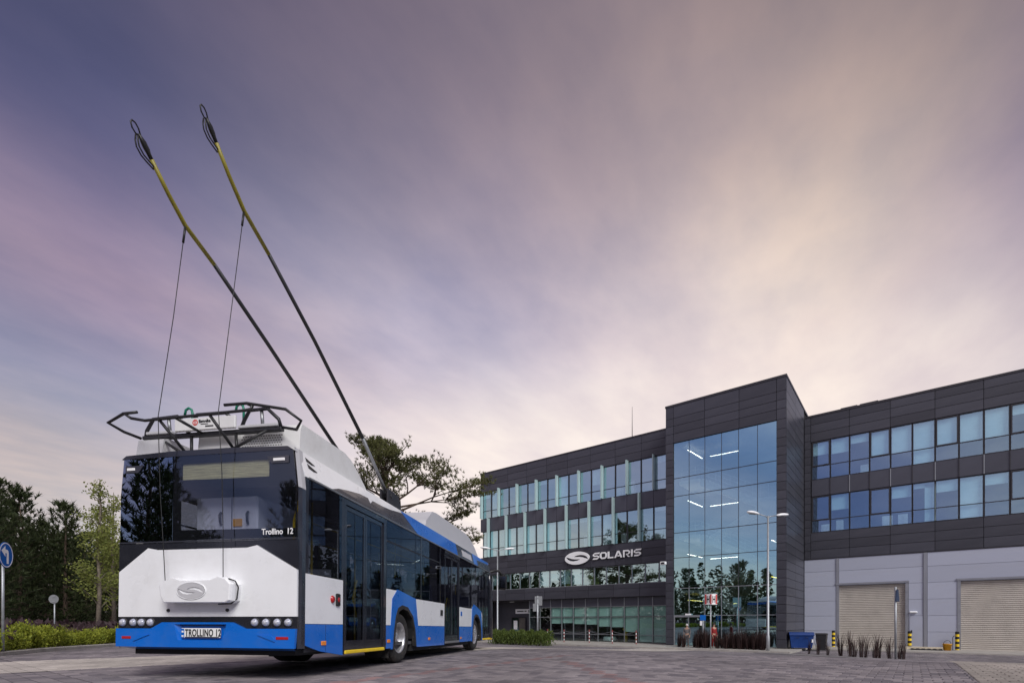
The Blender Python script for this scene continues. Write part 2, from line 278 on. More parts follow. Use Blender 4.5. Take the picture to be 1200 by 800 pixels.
# ------------------------------------------------------------------ mesh helpers
class MB:
    def __init__(s): s.v = []; s.f = []; s.sm = []
    def add(s, vs, fs, smooth=False):
        o = len(s.v); s.v += [tuple(p) for p in vs]; s.f += [tuple(i+o for i in f) for f in fs]; s.sm += [smooth]*len(fs); return s
    def box(s, x0, x1, y0, y1, z0, z1):
        return s.add([(x0,y0,z0),(x1,y0,z0),(x1,y1,z0),(x0,y1,z0),(x0,y0,z1),(x1,y0,z1),(x1,y1,z1),(x0,y1,z1)],
                     [(3,2,1,0),(4,5,6,7),(0,1,5,4),(1,2,6,5),(2,3,7,6),(3,0,4,7)])
    def bbox(s, x0, x1, y0, y1, z0, z1, c=.02):
        # box with chamfered edges
        if x0 > x1: x0, x1 = x1, x0
        if y0 > y1: y0, y1 = y1, y0
        c = min(c, (x1-x0)*.45, (y1-y0)*.45, (z1-z0)*.45)
        v = []; idx = {}
        for ix, X in enumerate((x0, x1)):
            for iy, Y in enumerate((y0, y1)):
                for iz, Z in enumerate((z0, z1)):
                    dx, dy, dz = c*(1-2*ix), c*(1-2*iy), c*(1-2*iz)
                    idx[ix,iy,iz] = len(v); v += [(X, Y+dy, Z+dz), (X+dx, Y, Z+dz), (X+dx, Y+dy, Z)]
        I = lambda a, b, d, k: idx[a,b,d]+k
        f = []
        for a in (0, 1):
            q = [I(a,0,0,0), I(a,1,0,0), I(a,1,1,0), I(a,0,1,0)]; f.append(q if a else q[::-1])
            q = [I(0,a,0,1), I(1,a,0,1), I(1,a,1,1), I(0,a,1,1)]; f.append(q[::-1] if a else q)
            q = [I(0,0,a,2), I(1,0,a,2), I(1,1,a,2), I(0,1,a,2)]; f.append(q if a else q[::-1])
        for a in (0, 1):
            for b in (0, 1):
                f.append([I(a,b,0,0), I(a,b,1,0), I(a,b,1,1), I(a,b,0,1)]); f.append([I(a,0,b,0), I(a,1,b,0), I(a,1,b,2), I(a,0,b,2)]); f.append([I(0,a,b,1), I(1,a,b,1), I(1,a,b,2), I(0,a,b,2)])
                for d in (0, 1): f.append([I(a,b,d,0), I(a,b,d,1), I(a,b,d,2)]) if a == 0 or a == 1 else None
        ff = []
        cx, cy, cz = (x0+x1)/2, (y0+y1)/2, (z0+z1)/2
        for q in f:
            P = [Vector(v[i]) for i in q]; n = (P[1]-P[0]).cross(P[2]-P[0]); m = sum(P, Vector())/len(P) - Vector((cx, cy, cz))
            ff.append(tuple(q) if n.dot(m) > 0 else tuple(q[::-1]))
        return s.add(v, ff)
    def prism(s, poly, a0, a1, fn):
        # poly of (u,v); fn(u,v,a)->xyz ; closed solid
        n = len(poly); vs = [fn(u, v, a0) for u, v in poly] + [fn(u, v, a1) for u, v in poly]
        fs = [tuple(range(n)), tuple(range(2*n-1, n-1, -1))] + [(i, i+n, (i+1) % n + n, (i+1) % n) for i in range(n)]
        return s.add(vs, fs)
    def tube(s, pts, r, seg=8, caps=True, smooth=True):
        pts = [Vector(p) for p in pts]; rr = r if isinstance(r, (list, tuple)) else [r]*len(pts)
        o = []; up = Vector((0, 0, 1)); prev = None
        for i, p in enumerate(pts):
            d = (pts[min(i+1, len(pts)-1)]-pts[max(i-1, 0)]).normalized()
            if prev is None:
                a = d.cross(up if abs(d.z) < .95 else Vector((1, 0, 0))).normalized()
            else:
                a = prev - d*prev.dot(d); a = a.normalized() if a.length > 1e-5 else d.orthogonal().normalized()
            prev = a; b = d.cross(a)
            o += [p + (a*math.cos(2*PI*k/seg)+b*math.sin(2*PI*k/seg))*rr[i] for k in range(seg)]
        fs = []
        for i in range(len(pts)-1):
            for k in range(seg): fs.append((i*seg+k, i*seg+(k+1) % seg, (i+1)*seg+(k+1) % seg, (i+1)*seg+k))
        s.add(o, fs, smooth)
        if caps:
            n0 = len(s.v)-len(o); s.f += [tuple(n0+k for k in range(seg))[::-1], tuple(n0+(len(pts)-1)*seg+k for k in range(seg))]; s.sm += [False, False]
        return s
    def lathe(s, prof, seg=32, fn=None, smooth=True, close=False):
        # prof of (r, h); fn(x,y,h) maps to space
        fn = fn or (lambda x, y, h: (x, y, h)); vs = []
        for r, h in prof: vs += [fn(r*math.cos(2*PI*k/seg), r*math.sin(2*PI*k/seg), h) for k in range(seg)]
        fs = []; n = len(prof)
        for i in range(n if close else n-1):
            j = (i+1) % n
            for k in range(seg): fs.append((i*seg+k, i*seg+(k+1) % seg, j*seg+(k+1) % seg, j*seg+k))
        return s.add(vs, fs, smooth)
    def mesh(s, name, m=None):
        me = bpy.data.meshes.new(name); me.from_pydata(s.v, [], s.f); me.polygons.foreach_set('use_smooth', s.sm)
        if m: me.materials.append(MATS[m])
        me.update(); return me
    def build(s, name, m, parent=None, loc=None):
        return link(name, s.mesh(name, m), parent, loc)
def link(name, me, parent=None, loc=None):
    o = bpy.data.objects.new(name, me); COL.objects.link(o)
    if parent: o.parent = parent
    if loc is not None: o.location = loc
    return o
def tag(o, label=None, cat=None, group=None, kind=None):
    if label: o['label'] = label
    if cat: o['category'] = cat
    if group: o['group'] = group
    if kind: o['kind'] = kind
    return o
def empty(name, loc, rot=(0, 0, 0), **k):
    o = bpy.data.objects.new(name, None); COL.objects.link(o); o.location = loc; o.rotation_euler = rot; o.empty_display_size = .3
    return tag(o, **k)
def copy_tree(o, parent=None):
    c = o.copy(); COL.objects.link(c); c.parent = parent
    for ch in list(o.children): copy_tree(ch, c)
    return c
UNIT = {}
def slab(name, m, x0, x1, y0, y1, z0, z1, parent, c=0):
    # shared unit box scaled to size
    if m not in UNIT: UNIT[m] = MB().box(0, 1, 0, 1, 0, 1).mesh('unit_'+m, m)
    o = link(name, UNIT[m], parent, (x0, y0, z0)); o.scale = (x1-x0, y1-y0, z1-z0); return o
def curve_mesh(splines, depth, name, m):
    cu = bpy.data.curves.new(name, 'CURVE'); cu.dimensions = '2D'; cu.fill_mode = 'BOTH'; cu.extrude = depth/2
    for pts in splines:
        sp = cu.splines.new('POLY'); sp.points.add(len(pts)-1); sp.use_cyclic_u = True
        for q, (a, b) in zip(sp.points, pts): q.co = (a, b, 0, 1)
    o = bpy.data.objects.new(name, cu); me = bpy.data.meshes.new_from_object(o); bpy.data.objects.remove(o)
    me.materials.clear(); me.materials.append(MATS[m]); return me
def text_mesh(txt, size, depth, m, bold=0., sx=1., shear=0., align='LEFT', space=1.):
    cu = bpy.data.curves.new('text', 'FONT'); cu.body = txt; cu.size = size; cu.extrude = depth/2; cu.offset = bold; cu.shear = shear; cu.align_x = align; cu.space_character = space
    o = bpy.data.objects.new('text', cu); me = bpy.data.meshes.new_from_object(o); bpy.data.objects.remove(o)
    for v in me.vertices: v.co.x *= sx
    me.materials.clear(); me.materials.append(MATS[m]); return me

# ================================================================== GROUND
def sheet(name, m, p0, p1, q0, q1, dp, dq, lift, fn=None):
    ps = []; v = p0
    while v < p1-1e-6: ps.append(v); v += dp(v) if callable(dp) else dp
    ps.append(p1); qs = []; v = q0
    while v < q1-1e-6: qs.append(v); v += dq(v) if callable(dq) else dq
    qs.append(q1); vs = []; uv = []
    for b in qs:
        for a in ps:
            X, Y = pq(a, b); vs.append((X, Y, (fn or zg)(X, Y)+lift)); uv.append((a, b))
    n = len(ps); fs = [(j*n+i, j*n+i+1, (j+1)*n+i+1, (j+1)*n+i) for j in range(len(qs)-1) for i in range(n-1)]
    me = bpy.data.meshes.new(name); me.from_pydata(vs, [], fs); me.materials.append(MATS[m])
    ul = me.uv_layers.new(name='UVMap'); me.polygons.foreach_set('use_smooth', [True]*len(fs))
    for lp in me.loops: ul.data[lp.index].uv = uv[lp.vertex_index]
    return link(name, me)
grow = lambda lo, hi: (lambda v: 1.5 if lo <= v < hi else 40.)
ground = tag(sheet('ground', 'paver_dark', -900, 900, -900, 900, grow(-60, 60), grow(-40, 60), -.012), kind='structure')
lane = tag(sheet('light_paved_lane', 'paver_lane', -14.0, -10.5, -10, 31.3, 1.17, 1., -.006), kind='structure')
tanp = tag(sheet('tan_paving', 'paver_tan', .64, 40, -10, 17.4, 1.5, 1., -.006), kind='structure')
road = tag(sheet('asphalt_road', 'asphalt', -1.0, 40, 17.4, 24.6, 1.5, .9, -.004), kind='structure')

def blocks(name, m, pa, pb, test=None, red=False):
    # real paving blocks where the photograph lets them be told apart: chamfer-free bricks with open joints
    mb = MB(); row = 0; q = 1.6; uv = []
    while q < 16.5:
        p = pa + (.1 if row % 2 else 0)
        first = True
        while p < pb-.001:
            w = .2
            if first and row % 2: p = pa; w = .1
            first = False
            w = min(w, pb-p)
            cx_, cy_ = pq(p+w/2, q+.1)
            if 4.6 < cy_ < 12.5 and abs(cx_) < cy_*1.06+.3 and (test is None or test(p, q)):
                g = .006; z = zg(cx_, cy_)+random.uniform(-.0025, .0025); t1 = random.uniform(-.0015, .0015); t2 = random.uniform(-.0015, .0015)
                a = [pq(p+g, q+g), pq(p+w-g, q+g), pq(p+w-g, q+.2-g), pq(p+g, q+.2-g)]; c = .008
                b = [pq(p+g+c, q+g+c), pq(p+w-g-c, q+g+c), pq(p+w-g-c, q+.2-g-c), pq(p+g+c, q+.2-g-c)]
                zz = [z+t1+t2, z-t1+t2, z-t1-t2, z+t1-t2]
                vs = [(x, y, z-.02) for x, y in a] + [(x, y, zz[i]-.004) for i, (x, y) in enumerate(a)] + [(x, y, zz[i]) for i, (x, y) in enumerate(b)]
                fs = [(8, 9, 10, 11)] + [(i, (i+1) % 4, 4+(i+1) % 4, 4+i) for i in range(4)] + [(4+i, 4+(i+1) % 4, 8+(i+1) % 4, 8+i) for i in range(4)]
                mb.add(vs, fs)
            p += w
        q += .2; row += 1
    me = mb.mesh(name, m); ul = me.uv_layers.new(name='UVMap')
    for lp in me.loops:
        c = me.vertices[lp.vertex_index].co; ul.data[lp.index].uv = (BR.x*c.x+BR.y*c.y, BN.x*c.x+BN.y*c.y)
    return me
def on_red(p, q):
    X, Y = pq(p+.1, q+.1)
    # rows of red blocks that mark the bays
    for (ax, ay, bx, by) in ((-2.15, 5.9, 3.2, 15.8), (1.05, 10.2, 1.55, 5.0)):
        L = math.hypot(bx-ax, by-ay); t = ((X-ax)*(bx-ax)+(Y-ay)*(by-ay))/L
        if 0 < t < L and abs((X-ax)*(by-ay)-(Y-ay)*(bx-ax))/L < .10: return True
    return False
for nm, m, a, b, par, tst in (('paving_blocks', 'block_dark', -10.5, .64, ground, lambda p, q: not on_red(p, q)), ('red_paving_blocks', 'block_red', -10.5, .64, ground, on_red),
                              ('lane_blocks', 'block_lane', -14, -10.5, lane, None), ('paving_blocks', 'block_dark', -20, -14, ground, None), ('tan_blocks', 'block_tan', .64, 9, tanp, None)):
    tag(link(nm, blocks(nm, m, a, b, tst), par), kind='stuff')

def strip(name, m, pts, w0, w1, z0, z1, follow=True, parent=None, kind='structure'):
    # solid strip along a polyline in plan, between offsets w0..w1 to its left, z0..z1 above the ground
    P = [Vector((a, b)) for a, b in pts]; mb = MB(); vs = []
    for i, p in enumerate(P):
        d = (P[min(i+1, len(P)-1)]-P[max(i-1, 0)]).normalized(); n = Vector((-d.y, d.x))
        zb = zg(p.x, p.y) if follow else 0
        for w, z in ((w0, z0), (w1, z0), (w1, z1), (w0, z1)): c = p+n*w; vs.append((c.x, c.y, zb+z))
    fs = []
    for i in range(len(P)-1):
        for k in range(4): fs.append((i*4+k, i*4+(k+1) % 4, i*4+4+(k+1) % 4, i*4+4+k))
    fs += [(3, 2, 1, 0), tuple(len(vs)-4+k for k in range(4))]
    o = mb.add(vs, fs).build(name, m, parent); tag(o, kind=kind); return o
def dense(pts, step=.6):
    out = []
    for a, b in zip(pts[:-1], pts[1:]):
        n = max(1, int(math.dist(a, b)/step)); out += [(a[0]+(b[0]-a[0])*i/n, a[1]+(b[1]-a[1])*i/n) for i in range(n)]
    return out+[pts[-1]]
KERB = dense([(-7.6, 3.0), (-9.9, 8.0), (-12.0, 11.6), (-13.7, 15.0), (-14.9, 19.2), (-15.5, 25), (-15.3, 34), (-13.5, 44), (-9.5, 56)])
strip('planting_bed', 'soil', KERB, .14, 4.2, -.1, .07)
def kerbstones(name, pts, w, h, parent=None):
    k = empty(name, (pts[0][0], pts[0][1], zg(*pts[0]))); k['kind'] = 'structure'
    i = 0; step = 2
    while i+step < len(pts):
        a = Vector(pts[i]); b = Vector(pts[i+step]); d = (b-a).normalized(); n = Vector((-d.y, d.x)); a2 = a+d*.008; b2 = b-d*.008
        za, zb = zg(*pts[i])-.1, zg(*pts[i+step])-.1; c = .02; vs = []
        for q, z in ((a2, za), (b2, zb)):
            for o_, hh in ((0, 0), (w, 0), (w, h+.1), (c, h+.1), (0, h+.1-c)): r = q+n*o_; vs.append((r.x-k.location.x, r.y-k.location.y, z+hh-k.location.z))
        MB().add(vs, [(4, 3, 2, 1, 0), (5, 6, 7, 8, 9)]+[(j, (j+1) % 5, 5+(j+1) % 5, 5+j) for j in range(5)]).build('kerb_stone', 'concrete', k)
        i += step
    return k
kerbstones('kerb', KERB[:60], .14, .10)
# pavement in front of the office (raised pad) with its kerb
def pad(name, m, p0, p1, q0, q1, z0, z1):
    c = [pq(p0, q0), pq(p1, q0), pq(p1, q1), pq(p0, q1)]
    o = MB().add([(x, y, z0) for x, y in c]+[(x, y, z1) for x, y in c], [(3, 2, 1, 0), (4, 5, 6, 7)]+[(i, (i+1) % 4, 4+(i+1) % 4, 4+i) for i in range(4)]).build(name, m); tag(o, kind='structure'); return o
pad('pavement', 'concrete', -38, -5.3, 31.4, 60, -1.6, PADZ-.004)
pad('loading_apron', 'concrete', -5.2, 30, 37.2, 60, -1.6, PADZ-.05)
strip('kerb', 'concrete', dense([pq(-38, 31.38), pq(-5.3, 31.38)], 1.), -.15, -.002, -.2, FARZ*0+.105)
strip('planter_bed', 'kerb_grey', dense([(14.1, 28.6), (15.2, 24.5), (15.7, 19.4)], .5), -.40, .40, -.1, .02)

# ================================================================== OFFICE BUILDING
CX, CY = 16.94983, 31.0
B = empty('office_building', (CX, CY, PADZ), (0, 0, math.atan2(BR.y, BR.x)), label='dark grey clad office building with glazed stair tower and roller shutters', cat='building')
GAP = .026
def panel(s0, s1, y, z0, z1, m='cladding', d=.045, name='panel'):
    # cladding cassette standing proud of the black backing; y is the facade plane
    return slab(name, m, s0+GAP/2, s1-GAP/2, y, y+d, z0+GAP/2, z1-GAP/2, B)
def rows(s_edges, zs, y, m='cladding'):
    for z0, z1 in zip(zs[:-1], zs[1:]):
        for s0, s1 in zip(s_edges[:-1], s_edges[1:]): panel(s0, s1, y, z0, z1, m)
def steps(a, b, n): return [a+(b-a)*i/n for i in range(n+1)]
LW, RW = 2.2, 6.46            # facade planes behind the tower front
TL, TG0, TG1 = -7.67, -7.11, -.55
# --- solid carcass (backing walls, roofs, floors)
def part(name, m, *boxes):
    mb = MB()
    for b in boxes: mb.box(*b)
    return mb.build(name, m, B)
part('wall', 'joint_black', (TL+.02, TG0, .046, .40, 0, 16.8), (TG1, -.02, .046, .40, 0, 16.8), (TG0, TG1, .046, .40, 14.25, 16.8), (-.40, -.046, .40, 16, -.15, 16.8), (TL+.046, TL+.4, .40, 16, 0, 16.8), (TL+.4, -.4, 15.6, 16, 0, 16.8))
part('wall', 'joint_black', (-27.43, -7.2, LW+.046, LW+.35, 14.37, 16.2), (-27.43, -7.2, LW+.046, LW+.30, 10.5, 11.75), (-27.43, -7.2, LW+.046, LW+.35, 6.2, 7.93), (-27.43, -7.2, LW+.046, LW+.35, 3.62, 4.68),
     (-27.41, -27.1, LW+.35, 15, 0, 16.2), (-27.1, -7.2, 14.6, 15, 0, 16.2))
part('wall', 'joint_black', (.02, 22, RW+.046, RW+.35, 14.42, 16.2), (.02, .5, RW+.046, RW+.35, 6.1, 14.42), (.5, 22, RW+.046, RW+.30, 10.54, 11.72), (.5, 22, RW+.046, RW+.35, 6.1, 7.97), (21.6, 22, RW+.35, 16, -.15, 16.2), (-.04, 21.6, 15.6, 16.0, -.15, 16.2))
part('roof', 'roof_felt', (TL+.1, -.1, .3, 15.9, 16.7, 16.82)); part('roof', 'roof_felt', (-27.3, -7.7, LW+.1, 14.9, 16.0, 16.15)); part('roof', 'roof_felt', (.02, 21.9, RW+.1, 15.9, 16.0, 16.15))
for nm, bx in (('roof_cap', (TL-.03, .03, -.03, .45, 16.83, 16.97)), ('roof_cap', (-.42, .03, .452, 16.02, 16.83, 16.97)), ('roof_cap', (TL-.03, TL+.42, .452, 16.02, 16.83, 16.97)), ('roof_cap', (-27.48, TL-.035, LW-.03, LW+.4, 16.2, 16.31)), ('roof_cap', (.035, 22.03, RW-.03, RW+.4, 16.2, 16.33))):
    part(nm, 'frame_dark', bx)
# --- tower cladding
tz = [0.02+.545*i for i in range(27)] ; tz = [z for z in tz if z < 14.0] + [14.25]
tzz = [14.25, 14.9, 15.45, 16.0, 16.83]
rows([TL, TG0], tz, 0); rows([TG1, 0], tz, 0); rows([TL, TG0, -4.96, -2.75, TG1, 0], tzz, 0)
for z0, z1 in zip((tz+tzz[1:])[:-1], (tz+tzz[1:])[1:]):
    for y0, y1 in ((.05, 3.2), (3.2, 6.40)):
        slab('panel', 'cladding', -.045, 0, y0+GAP/2, y1-GAP/2, z0+GAP/2, z1-GAP/2, B)
    slab('panel', 'cladding', TL, TL+.045, .05, LW, z0+GAP/2, z1-GAP/2, B)
# upper part of the tower side and return above the right wing roof
for z0, z1 in zip((16.33, 16.58), (16.58, 16.83)): pass
# --- tower curtain wall
cols = [TG0, -6.03, -4.96, -3.87, -2.80, -1.66, TG1]; tr = [0.05, 2.10, 4.0, 6.15, 7.9, 10.48, 11.75, 14.25]
GY = .10
for i, (a, b) in enumerate(zip(cols[:-1], cols[1:])):
    for j, (c, d) in enumerate(zip(tr[:-1], tr[1:])):
        if j == 0 and i in (0, 1): continue
        slab('pane', 'lobby_glass', a+.004, b-.004, GY, GY+.02, c+.004, d-.004, B)
for i, s in enumerate(cols):
    slab('mullion', 'mullion_grey' , s-.022, s+.022, GY-.025, GY+.12, .02, 4.02, B); slab('mullion', 'frame_dark', s-.016, s+.016, GY-.012, GY+.12, 4.02, 14.25, B)
for z in tr:
    m = 'mullion_grey' if z < 5 else 'frame_dark'
    for a, b in zip(cols[:-1], cols[1:]): slab('transom', m, a+.023, b-.023, GY-.02, GY+.1, z-.02, z+.02, B)
# entrance door
dr = MB().box(-7.08, -5.02, -.02, .06, 1.98, 2.09).box(-7.08, -7.0, -.02, .06, 0, 1.98).box(-5.1, -5.02, -.02, .06, 0, 1.98).box(-6.07, -6.02, 0, .05, .02, 1.98).build('door', 'mullion_grey', B)
for a, b in ((-6.98, -6.08), (-6.0, -5.12)): slab('door_leaf', 'lobby_glass', a, b, .02, .035, .03, 1.96, dr)
slab('door_closer', 'sign_white', -6.25, -5.85, -.06, 0, 2.11, 2.22, B)
# stairs and landings behind the curtain wall
for k, zf in enumerate((3.9, 7.8, 11.7)):
    part('landing', 'stair_white', (TG0+.1, -5.6, .9, 5.5, zf-.22, zf)); part('landing', 'stair_white', (-2.0, TG1-.1, .9, 5.5, zf-2.17, zf-1.95))
    st = MB(); n = 12
    for i in range(n):
        a = -5.6+3.6*i/n; z = zf-1.95*i/n
        st.box(a, a+.32, 1.1, 2.5, z-.20, z-.02); 
    st.add([(-5.6, 1.1, zf-.45), (-2.0, 1.1, zf-2.35), (-2.0, 1.1, zf-2.05), (-5.6, 1.1, zf-.05), (-5.6, 2.5, zf-.45), (-2.0, 2.5, zf-2.35), (-2.0, 2.5, zf-2.05), (-5.6, 2.5, zf-.05)], [(0,1,2,3),(7,6,5,4),(0,4,5,1),(2,6,7,3),(1,5,6,2),(0,3,7,4)])
    st.add([(-2.0, 2.7, zf-2.35), (-5.6, 2.7, zf-4.2), (-5.6, 2.7, zf-3.9), (-2.0, 2.7, zf-2.0), (-2.0, 4.1, zf-2.35), (-5.6, 4.1, zf-4.2), (-5.6, 4.1, zf-3.9), (-2.0, 4.1, zf-2.0)], [(0,1,2,3),(7,6,5,4),(0,4,5,1),(2,6,7,3),(1,5,6,2),(0,3,7,4)])
    st.build('stair_flight', 'stair_white', B)
    rl = MB()
    for h in (.35, .65, .95): rl.tube([(TG0+.2, .95, zf+h), (-5.6, .95, zf+h), (-2.0, 1.08, zf-1.95+h), (TG1-.2, .95, zf-1.95+h)], .022, 5)
    for i in range(14):
        a = TG0+.25+i*.47; z = zf if a < -5.6 else max(zf-1.95, zf-1.95*(a+5.6)/3.6); rl.tube([(a, 1.0, z), (a, 1.0, z+.95)], .016, 5)
    rl.build('stair_railing', 'rail_steel', B)
for zf in (3.9, 7.8, 11.7, 15.4): part('floor', 'interior_wall', (TG0+.05, TG1-.05, 5.5, 15.4, zf-.3, zf))
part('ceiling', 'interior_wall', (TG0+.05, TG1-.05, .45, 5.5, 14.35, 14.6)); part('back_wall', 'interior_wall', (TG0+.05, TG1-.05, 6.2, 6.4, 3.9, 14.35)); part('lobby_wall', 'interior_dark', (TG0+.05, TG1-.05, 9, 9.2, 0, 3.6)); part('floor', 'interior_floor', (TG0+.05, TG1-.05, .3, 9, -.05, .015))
for z, m in ((13.75, 'lamp_on'), (10.1, 'lamp_on'), (6.25, 'lamp_on'), (2.95, 'lamp_on_yellow')):
    part('ceiling_lamp', m, (-5.5, -3.5, 3.0, 3.03, z, z+.02)); 
    o = part('ceiling_lamp', m, (-.025, .025, -1.3, 1.3, 0, .02)); o.location = (-6.45, 2.6, z+.25); o.rotation_euler = (0, 0, R(-4))
o = part('ceiling_lamp', 'lamp_on', (-.025, .025, -.6, .6, 0, .03)); o.location = (-1.1, 2.2, 7.0); o.rotation_euler = (0, 0, R(-4))
o = part('ceiling_lamp', 'lamp_on_yellow', (-.025, .025, -.6, .6, 0, .03)); o.location = (-1.1, 2.2, 4.6); o.rotation_euler = (0, 0, R(-4))

# --- office windows (frame with transom; panes and blind as sub-parts)
FR = {}
def window(s0, s1, y, z0, z1, zt, blind=None, frame='frame_dark', gl=None, bmat='blind', opening=False):
    gl = gl or ('wing_glass' if s0 < -5 else 'office_glass'); key = (round(s1-s0, 3), round(z1-z0, 3), zt and round(zt-z0, 3), frame, opening); w = s1-s0; h = z1-z0
    if key not in FR:
        mb = MB(); t = .03; d = .09
        mb.box(0, t, 0, d, 0, h).box(w-t, w, 0, d, 0, h).box(t, w-t, 0, d, 0, t).box(t, w-t, 0, d, h-t, h)
        if zt: mb.box(t, w-t, .005, d-.005, zt-z0-.022, zt-z0+.022)
        if opening:
            k = .055; mb.box(t, t+k, -.012, .06, zt-z0+.022, h-t).box(w-t-k, w-t, -.012, .06, zt-z0+.022, h-t).box(t+k, w-t-k, -.012, .06, zt-z0+.022, zt-z0+.022+k).box(t+k, w-t-k, -.012, .06, h-t-k, h-t)
        FR[key] = mb.mesh('window', frame)
    o = link('window', FR[key], B, (s0, y, z0))
    cuts = [z0+.03, zt-.022, zt+.022, z1-.03] if zt else [z0+.03, z1-.03]
    for a, b in zip(cuts[::2], cuts[1::2]):
        p = slab('pane', gl, .03, w-.03, .05, .065, a-z0, b-z0, o)
        p.rotation_euler = (R(random.uniform(-.3, .3)), 0, R(random.uniform(-.4, .4)))
    if blind is not None and blind > .02:
        slab('blind', bmat, .05, w-.05, .16, .175, h-.04-blind*(h-.08), h-.04, o)
    return o
rnd = random.Random(11)
mod = 1.12
# left wing: third and second floors
fin3 = [-27.17+2.2188*i for i in range(9)]; fin2 = [-26.27+2.2386*i for i in range(8)]
e3 = []
for a, b in zip(fin3[:-1], fin3[1:]): e3 += [a, (a+b)/2]
e3 += [fin3[-1], fin3[-1]+1.11]
B3 = [.22, 1.0, 0, 0, 0, 0, .12, 0, 1, 0, 0, .5, 0, 0, 0, .0, .18]
for i, (a, b) in enumerate(zip(e3[:-1], e3[1:])):
    window(a+.02, b-.02, LW+.03, 11.76, 14.36, 12.5, B3[i % 17])
e2 = [-27.17]
for a, b in zip(fin2[:-1], fin2[1:]): e2 += [a, (a+b)/2]
e2 += [fin2[-1], fin2[-1]+1.1, -8.38]
B2 = [1, 1, 1, 1, 1, 1, 1, 1, 1, .14, .14, .16, 1, 0, 0, 0, .12, .1]
for i, (a, b) in enumerate(zip(e2[:-1], e2[1:])):
    window(a+.02, b-.02, LW+.03, 7.94, 10.48, 8.75, B2[i % 18])
for i in range(14, 17): pass
for s in fin3: slab('fin', 'fin_glass', s-.05, s+.05, LW-.34, LW+.03, 11.76, 14.45, B)
for s in fin2: slab('fin', 'fin_glass', s-.05, s+.05, LW-.34, LW-.002, 7.94, 11.70, B)
sp = [-27.43]+e2[1:-1]+[-8.38, -7.69]
for a, b in zip(sp[:-1], sp[1:]): panel(a, b, LW, 10.49, 11.74, 'cladding_smooth')
se = [-27.43, -26.2, -23.97, -21.72, -19.5, -17.3, -15.05, -12.75, -10.5, -8.25, -7.69]
rows(se, [14.38, 15.0, 15.62, 16.2], LW); rows(se, [6.21, 6.78, 7.36, 7.92], LW)
# narrow first-floor strip of windows
ne = [-27.1+1.125*i for i in range(17)] + [-8.4]
for i, (a, b) in enumerate(zip(ne[:-1], ne[1:])):
    if b-a > .2: window(a+.012, b-.012, LW+.10, 4.70, 6.19, None, [0, .7, .5, 0, .3, 0, .9, .6, .85, .9, 0, 0, 0, 0, 0, 0, .0][i % 17], 'mullion_grey')
slab('sill', 'mullion_grey', -27.43, -7.69, LW-.05, LW+.09, 4.66, 4.70, B)
for z0, z1 in ((3.63, 4.28), (4.28, 4.655)):
    for a, b in zip(se[:-1], se[1:]): slab('panel', 'cladding', a+GAP/2, b-GAP/2, LW-.30, LW-.26, z0+GAP/2, z1-GAP/2, B)
part('canopy', 'frame_dark', (-27.43, -7.69, LW-.26, LW+.045, 3.63, 4.655))
# ground-floor shop front
ge = [-21.48, -20.3, -19.12]+[-17.96+1.192*i for i in range(8)]+[-8.42]; GYL = LW+.15
for i, (a, b) in enumerate(zip(ge[:-1], ge[1:])):
    slab('panel', 'cladding_smooth', a+.02, b-.02, GYL-.01, GYL+.03, 2.93, 3.62, B)
    slab('pane', 'ground_glass', a+.02, b-.02, GYL, GYL+.015, 2.08, 2.87, B); slab('pane', 'ground_glass', a+.02, b-.02, GYL, GYL+.015, .62, 2.02, B); slab('pane', 'ground_glass', a+.02, b-.02, GYL, GYL+.015, .06, .58, B)
    drop = [0, 0, .55, .5, .58, .62, .78, .82, 1.2, 1.99, 2.0][i] if i < 11 else 1
    if i > 1:
        slab('blind', 'blind_green', a+.05, b-.05, GYL+.10, GYL+.115, 2.1, 2.86, B); slab('blind', 'blind_green', a+.05, b-.05, GYL+.10, GYL+.115, 2.02-drop*.98, 2.02, B)
for s in ge: slab('mullion', 'mullion_grey', s-.025, s+.025, GYL-.04, GYL+.09, .02, 3.61, B)
for z in (.60, 2.05, 2.90):
    for a, b in zip(ge[:-1], ge[1:]): slab('transom', 'mullion_grey', a+.026, b-.026, GYL-.03, GYL+.08, z-.02, z+.02, B)
slab('panel', 'cladding_smooth', -8.39, -7.68, GYL-.02, GYL+.03, 0, 3.62, B)
# recessed side entrance on the left
part('wall', 'cladding', (-27.1, -21.5, LW+1.6, LW+1.7, 0, 3.62), (-21.5, -21.46, LW+.16, LW+1.6, 0, 3.62)); part('soffit', 'frame_dark', (-27.4, -21.5, LW+.05, LW+1.6, 3.56, 3.61))
en = MB().box(-24.75, -24.65, LW+1.52, LW+1.6, 0, 2.1).box(-23.05, -22.95, LW+1.52, LW+1.6, 0, 2.1).box(-24.65, -23.05, LW+1.52, LW+1.6, 2.02, 2.1).box(-23.85, -23.78, LW+1.53, LW+1.59, 0, 2.02).build('door', 'frame_dark', B)
slab('door_leaf', 'lobby_glass', -24.64, -23.86, LW+1.55, LW+1.57, .03, 2.0, en); slab('door_leaf', 'interior_dark', -23.77, -23.06, LW+1.55, LW+1.58, .03, 2.0, en); slab('notice', 'sign_white', -24.45, -24.0, LW+1.53, LW+1.545, .9, 1.75, en)
pl = slab('plaque', 'sign_white', -24.2, -22.3, LW+1.50, LW+1.53, 2.42, 2.86, B)
for a, b, z0, z1 in ((-24.0, -23.2, 2.60, 2.70), (-23.1, -22.85, 2.60, 2.70), (-22.62, -22.42, 2.52, 2.76)): slab('plaque_print', 'ink_black', a, b, LW+1.495, LW+1.499, z0, z1, B)
slab('canopy_lamp', 'sign_white', -24.2, -23.8, LW+.6, LW+.8, 3.50, 3.555, B)

